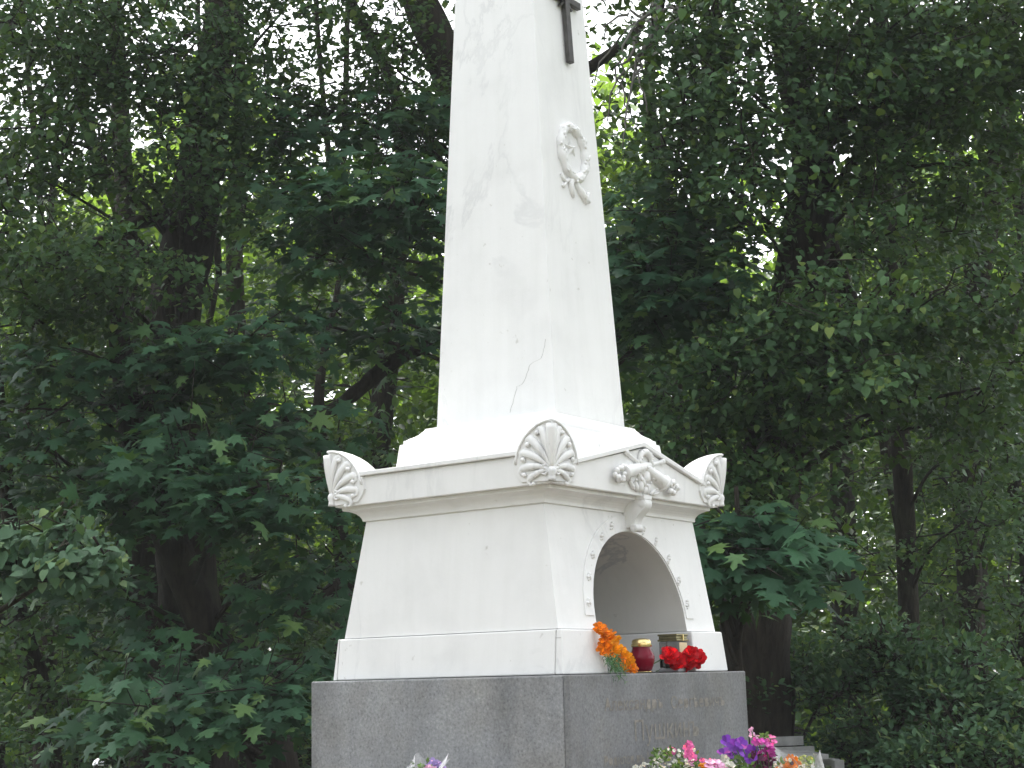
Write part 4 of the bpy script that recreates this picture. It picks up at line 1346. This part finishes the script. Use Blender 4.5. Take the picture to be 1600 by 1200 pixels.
# a nearer, dimmer row
for k, (label, px, D) in enumerate((('dim wood tree behind the pale bough at the left edge', 60, 14.5), ('dim wood tree left of the crooked limbs', 330, 15), ('dim wood tree just left of the pedestal', 520, 14.5),
                                    ('dim wood tree just right of the shaft and pedestal', 1080, 13.5), ('dim wood tree behind the slender trunk', 1400, 15.5), ('dim wood tree above the lower right shrubs', 1590, 15))):
    bs = []
    for py in (1130, 1000, 880, 760, 640, 520, 420):
        if (k in (1, 2) and py in (640, 520)) or (k == 4 and py == 760): n = 5
        else: n = 15
        bs.append((px + rng.uniform(-50, 50), py, D, 140, 70, 1.0, n, 30, .42, 'oval', .105, LI))
    if k in (3, 4, 5): bs += [(px, py, D, 130, 80, 1.0, 12, 30, .42, 'oval', .105, LI) for py in (300, 180, 40)]
    bs += [(px, -260, D, 230, 130, 2.4, 44, 30, .6, 'far', .24, LI), (px, -600, D, 300, 190, 2.8, 44, 30, .7, 'far', .26, LI)]
    tree('wood_tree', label, 'tree', [(px, 1200, D, .10), (px+18, 900, D, .085), (px-22, 640, D, .055), (px+12, 430, D, .02)], bs, group='trees of the wood behind')

# mid trees closing the view
MIDL = (('mid wood tree seen through the gap at the far left', -20, 17), ('mid wood tree behind the forked linden', 170, 18), ('mid wood tree left of the obelisk, with sunlit low leaves', 400, 19), ('mid wood tree just left of the shaft', 590, 17.5),
        ('mid wood tree hidden largely by the shaft', 820, 18.5), ('mid wood tree just right of the shaft', 1020, 17), ('mid wood tree between the thick linden and the slender trunk', 1330, 19), ('mid wood tree behind the right shrubs', 1500, 17.5), ('mid wood tree at the far right edge', 1680, 18))
for k, (label, px, D) in enumerate(MIDL):
    left = 330 < px < 700
    bs = []
    for py in (1150, 1020, 880, 740, 600, 460, 320):
        bs.append((px + rng.uniform(-40, 40), py, D, 135, 80, 1.6, 22, 30, .5, 'oval', .13, LI if (k*2 + py//140) % 4 else FA))
    for py in ((170, 20) if not left else (190, 60)):
        bs.append((px, py, D, 130, 75, 1.6, 12 if left else 16, 30, .5, 'oval', .13, LI))
    bs.append((px, -230, D, 190, 130, 2.2, 34, 30, .6, 'far', .26, LI)); bs.append((px, -560, D, 260, 180, 2.6, 40, 30, .7, 'far', .28, LI))
    tree('wood_tree', label, 'tree', [(px, 1200, D, .2), (px+25*math.sin(k*2), 800, D, .16), (px-35*math.cos(k*3), 400, D, .11), (px+45*math.sin(k*5), 150, D, .07), (px+60*math.cos(k), -60, D, .05), (px, -300, D, .03)], bs, group='trees of the wood behind')

# far wood, one mass
def far_wood():
    acc = []
    for k in range(4200):
        D = rng.uniform(23, 36); px = rng.uniform(-700, 2300)
        top = 300 + 120*math.sin(px*.011+1) + 60*math.sin(px*.031)
        py = rng.uniform(top, 1230) if k < 2600 else rng.uniform(420, 1230)
        acc.append(spray_bush(W(px, py, D), rng.uniform(.6, 1.1), 40, .30))
    pos, tip, nor, size = (np.concatenate([l[i] for l in acc]) for i in range(4))
    ok = pos[:, 2] > GROUND
    o = leaf_mesh('far_wood', 'far', pos[ok], tip[ok], nor[ok], size[ok], LEAF_FAR, None, (0, 0, 0))
    o['kind'] = 'stuff'
    tag(o, 'sunlit green mass of the far wood glimpsed through the trees', 'wood')
far_wood()

# unseen tree added outside the right edge to hold light off the grave
tree('linden_tree', 'unseen linden added beyond the right edge to hold light off the monument', 'tree',
     [(2500, 1300, 7.6, .2), (2480, 900, 7.6, .18), (2450, 300, 7.6, .14), (2400, -300, 7.6, .1), (2350, -800, 7.6, .05)],
     [LB(2300, -350, 7.2, 420, 420, 70, 1.5, .1, LI, 50, .45), LB(2450, 150, 7.4, 330, 330, 45, 1.3, .1, LI, 50, .45), LB(2250, -900, 7.2, 420, 320, 40, 1.5, .1, LI, 50, .45)])

# unseen trees added round the near sides to block low horizon light
def light_block_tree(label, x, y, h):
    base = np.array([x, y, GROUND])
    T = thing('wood_tree', label, 'tree', base, 'unseen trees added to block horizon light')
    mb = MB(); p = smooth_path([base - UP*.05, base + UP*h*.5 + rng.normal(0, .12, 3), base + UP*h*.95], 6)
    mb.tube(p, np.linspace(.22, .05, len(p)), 10); mb.build('trunk', BARK, T, base, smooth=True)
    acc = []
    for k in range(120):
        v = unit(rng.normal(size=3))*rng.random()**.4
        acc.append(spray_bush(base + np.array([v[0]*2.1, v[1]*2.1, h*.52 + v[2]*h*.5]), .6, 30, .2))
    pos, tip, nor, size = (np.concatenate([l[i] for l in acc]) for i in range(4))
    ok = pos[:, 2] > GROUND
    o = leaf_mesh('foliage', 'far', pos[ok], tip[ok], nor[ok], size[ok], LEAF_LINDEN, T, base); o['kind'] = 'stuff'
for k, side in enumerate(('west', 'west south west', 'south west', 'south south west', 'south', 'south south east', 'south east', 'east south east', 'east')):
    a = math.radians(-180 + 22.5*k)
    light_block_tree('added light-blocking tree on the ' + side + ' rim of the clearing, outside the view', 1.2 + 11.5*math.cos(a), -2.2 + 11.5*math.sin(a), (5.6, 5.4, 5.2, 5.2, 5.4, 6.0, 6.8, 7.4, 7.8)[k])

# pale dead twigs hanging right of the shaft
def twig_tangle():
    base = W(1010, -40, 8.75)
    T = thing('dead_branch', 'bare grey dead branch hanging down right of the shaft top', 'branch', base)
    ends = ((948, 190), (925, 130), (975, 230), (1000, 120), (985, 60), (1030, 60), (940, 60), (960, 150), (1015, 170), (990, 200))
    mb = MB(); lp = smooth_path([base, W(1030, 20, 8.72), W(1015, 60, 8.7), W(990, 75, 8.7)], 6); mb.tube(lp, np.linspace(.022, .011, len(lp)), 6)
    mb.build('main_stem', BARK_GREY, T, base, smooth=True)
    for k, (px, py) in enumerate(ends):
        st = lp[4 + (k*3) % (len(lp)-5)]
        e = W(px, py, 8.7 + .2*math.sin(k*2.1))
        mid = st*.5 + e*.5 + np.array([rng.normal(0, .08), rng.normal(0, .08), rng.uniform(0, .12)])
        m = MB(); p = smooth_path([st, mid, e], 6) + rng.normal(0, .012, (13, 3)); m.tube(p, np.linspace(.011, .004, 13), 5)
        m.build('dead_twig', BARK_GREY, T, base, smooth=True)
twig_tangle()

# ------------------------------------------------------------------ bench and lamp
def bench():
    c = W(1245, 1170, 9.0); c[2] = GROUND
    T = thing('park_bench', 'weathered grey slatted bench behind the bouquets, right of the granite block', 'bench', c)
    ax = unit(RH*.97 + FH*.24); ay = np.array([-ax[1], ax[0], 0])
    def slat(name, a0, a1, d, z, w, t, vertical=False):
        m = MB(); vs = []
        for a in (a0, a1):
            for (q, zz) in (((d-w/2), z-t/2), ((d+w/2), z-t/2), ((d+w/2), z+t/2), ((d-w/2), z+t/2)):
                vs.append(c + ax*a + ay*q + UP*zz)
        m.add(vs, [(0, 1, 2, 3), (7, 6, 5, 4), (0, 4, 5, 1), (1, 5, 6, 2), (2, 6, 7, 3), (3, 7, 4, 0)])
        return m.build(name, WOOD, T, c, bevel=.004)
    z0 = W(1245, 1160, 9.0)[2] - GROUND
    slat('back_slat', -.62, .13, .20, z0, .03, .055)
    slat('back_slat', -.62, .185, .17, z0-.055, .03, .045)
    slat('back_slat', -.62, .175, .14, z0-.115, .03, .06)
    for k in range(5):
        slat('seat_slat', -.60, .02, -.06 - .075*k, z0-.055 - .003*k, .06, .03)
    for a in (-.5, .10):
        slat('leg', a-.03, a+.03, .12, (z0-.15)/2, .05, z0-.15)
        slat('leg', a-.03, a+.03, -.33, (z0-.09)/2, .05, z0-.09)
        slat('side_rail', a-.02, a+.02, -.10, z0-.105, .44, .04)
bench()

def lamp():
    c = W(160, 1192, 8.6)
    base = np.array([c[0], c[1], GROUND])
    T = thing('garden_lamp', 'small domed glass garden lamp on a post at the bottom left', 'lamp', base)
    h = c[2]-GROUND
    m = MB(); m.tube([base, base + UP*(h-.10)], .018, 12); m.build('post', IRON, T, base)
    m = MB(); m.lathe(base, [(.04, h-.10), (.05, h-.095), (.05, h-.085), (.03, h-.08)], 20); m.build('collar', IRON, T, base)
    m = MB(); m.lathe(base, [(.035, h-.08), (.047, h-.05), (.050, h-.025), (.0505, h-.01)], 24); m.build('globe', CLEAR, T, base, smooth=True)
    m = MB(); m.lathe(base, [(.056, h-.010), (.054, h), (.047, h+.015), (.033, h+.027), (.015, h+.033), (.002, h+.035)], 24)
    m.build('dome_cap', simple('polished_steel', (.75, .75, .77), .12, 1), T, base, smooth=True, auto=50)
lamp()

# ------------------------------------------------------------------ thin haze volume added to lift the blacks
def haze():
    mb = MB(); mb.box((-60, -30, GROUND - 1), (40, 60, 24))
    m = bpy.data.materials.new('black_lift_haze'); m.use_nodes = True
    t = m.node_tree; t.nodes.clear()
    out = t.nodes.new('ShaderNodeOutputMaterial'); v = t.nodes.new('ShaderNodeVolumePrincipled')
    v.inputs['Color'].default_value = (.86, .92, .95, 1); v.inputs['Density'].default_value = .0014
    t.links.new(v.outputs[0], out.inputs['Volume'])
    o = mb.build('haze', m); o['kind'] = 'stuff'
haze()
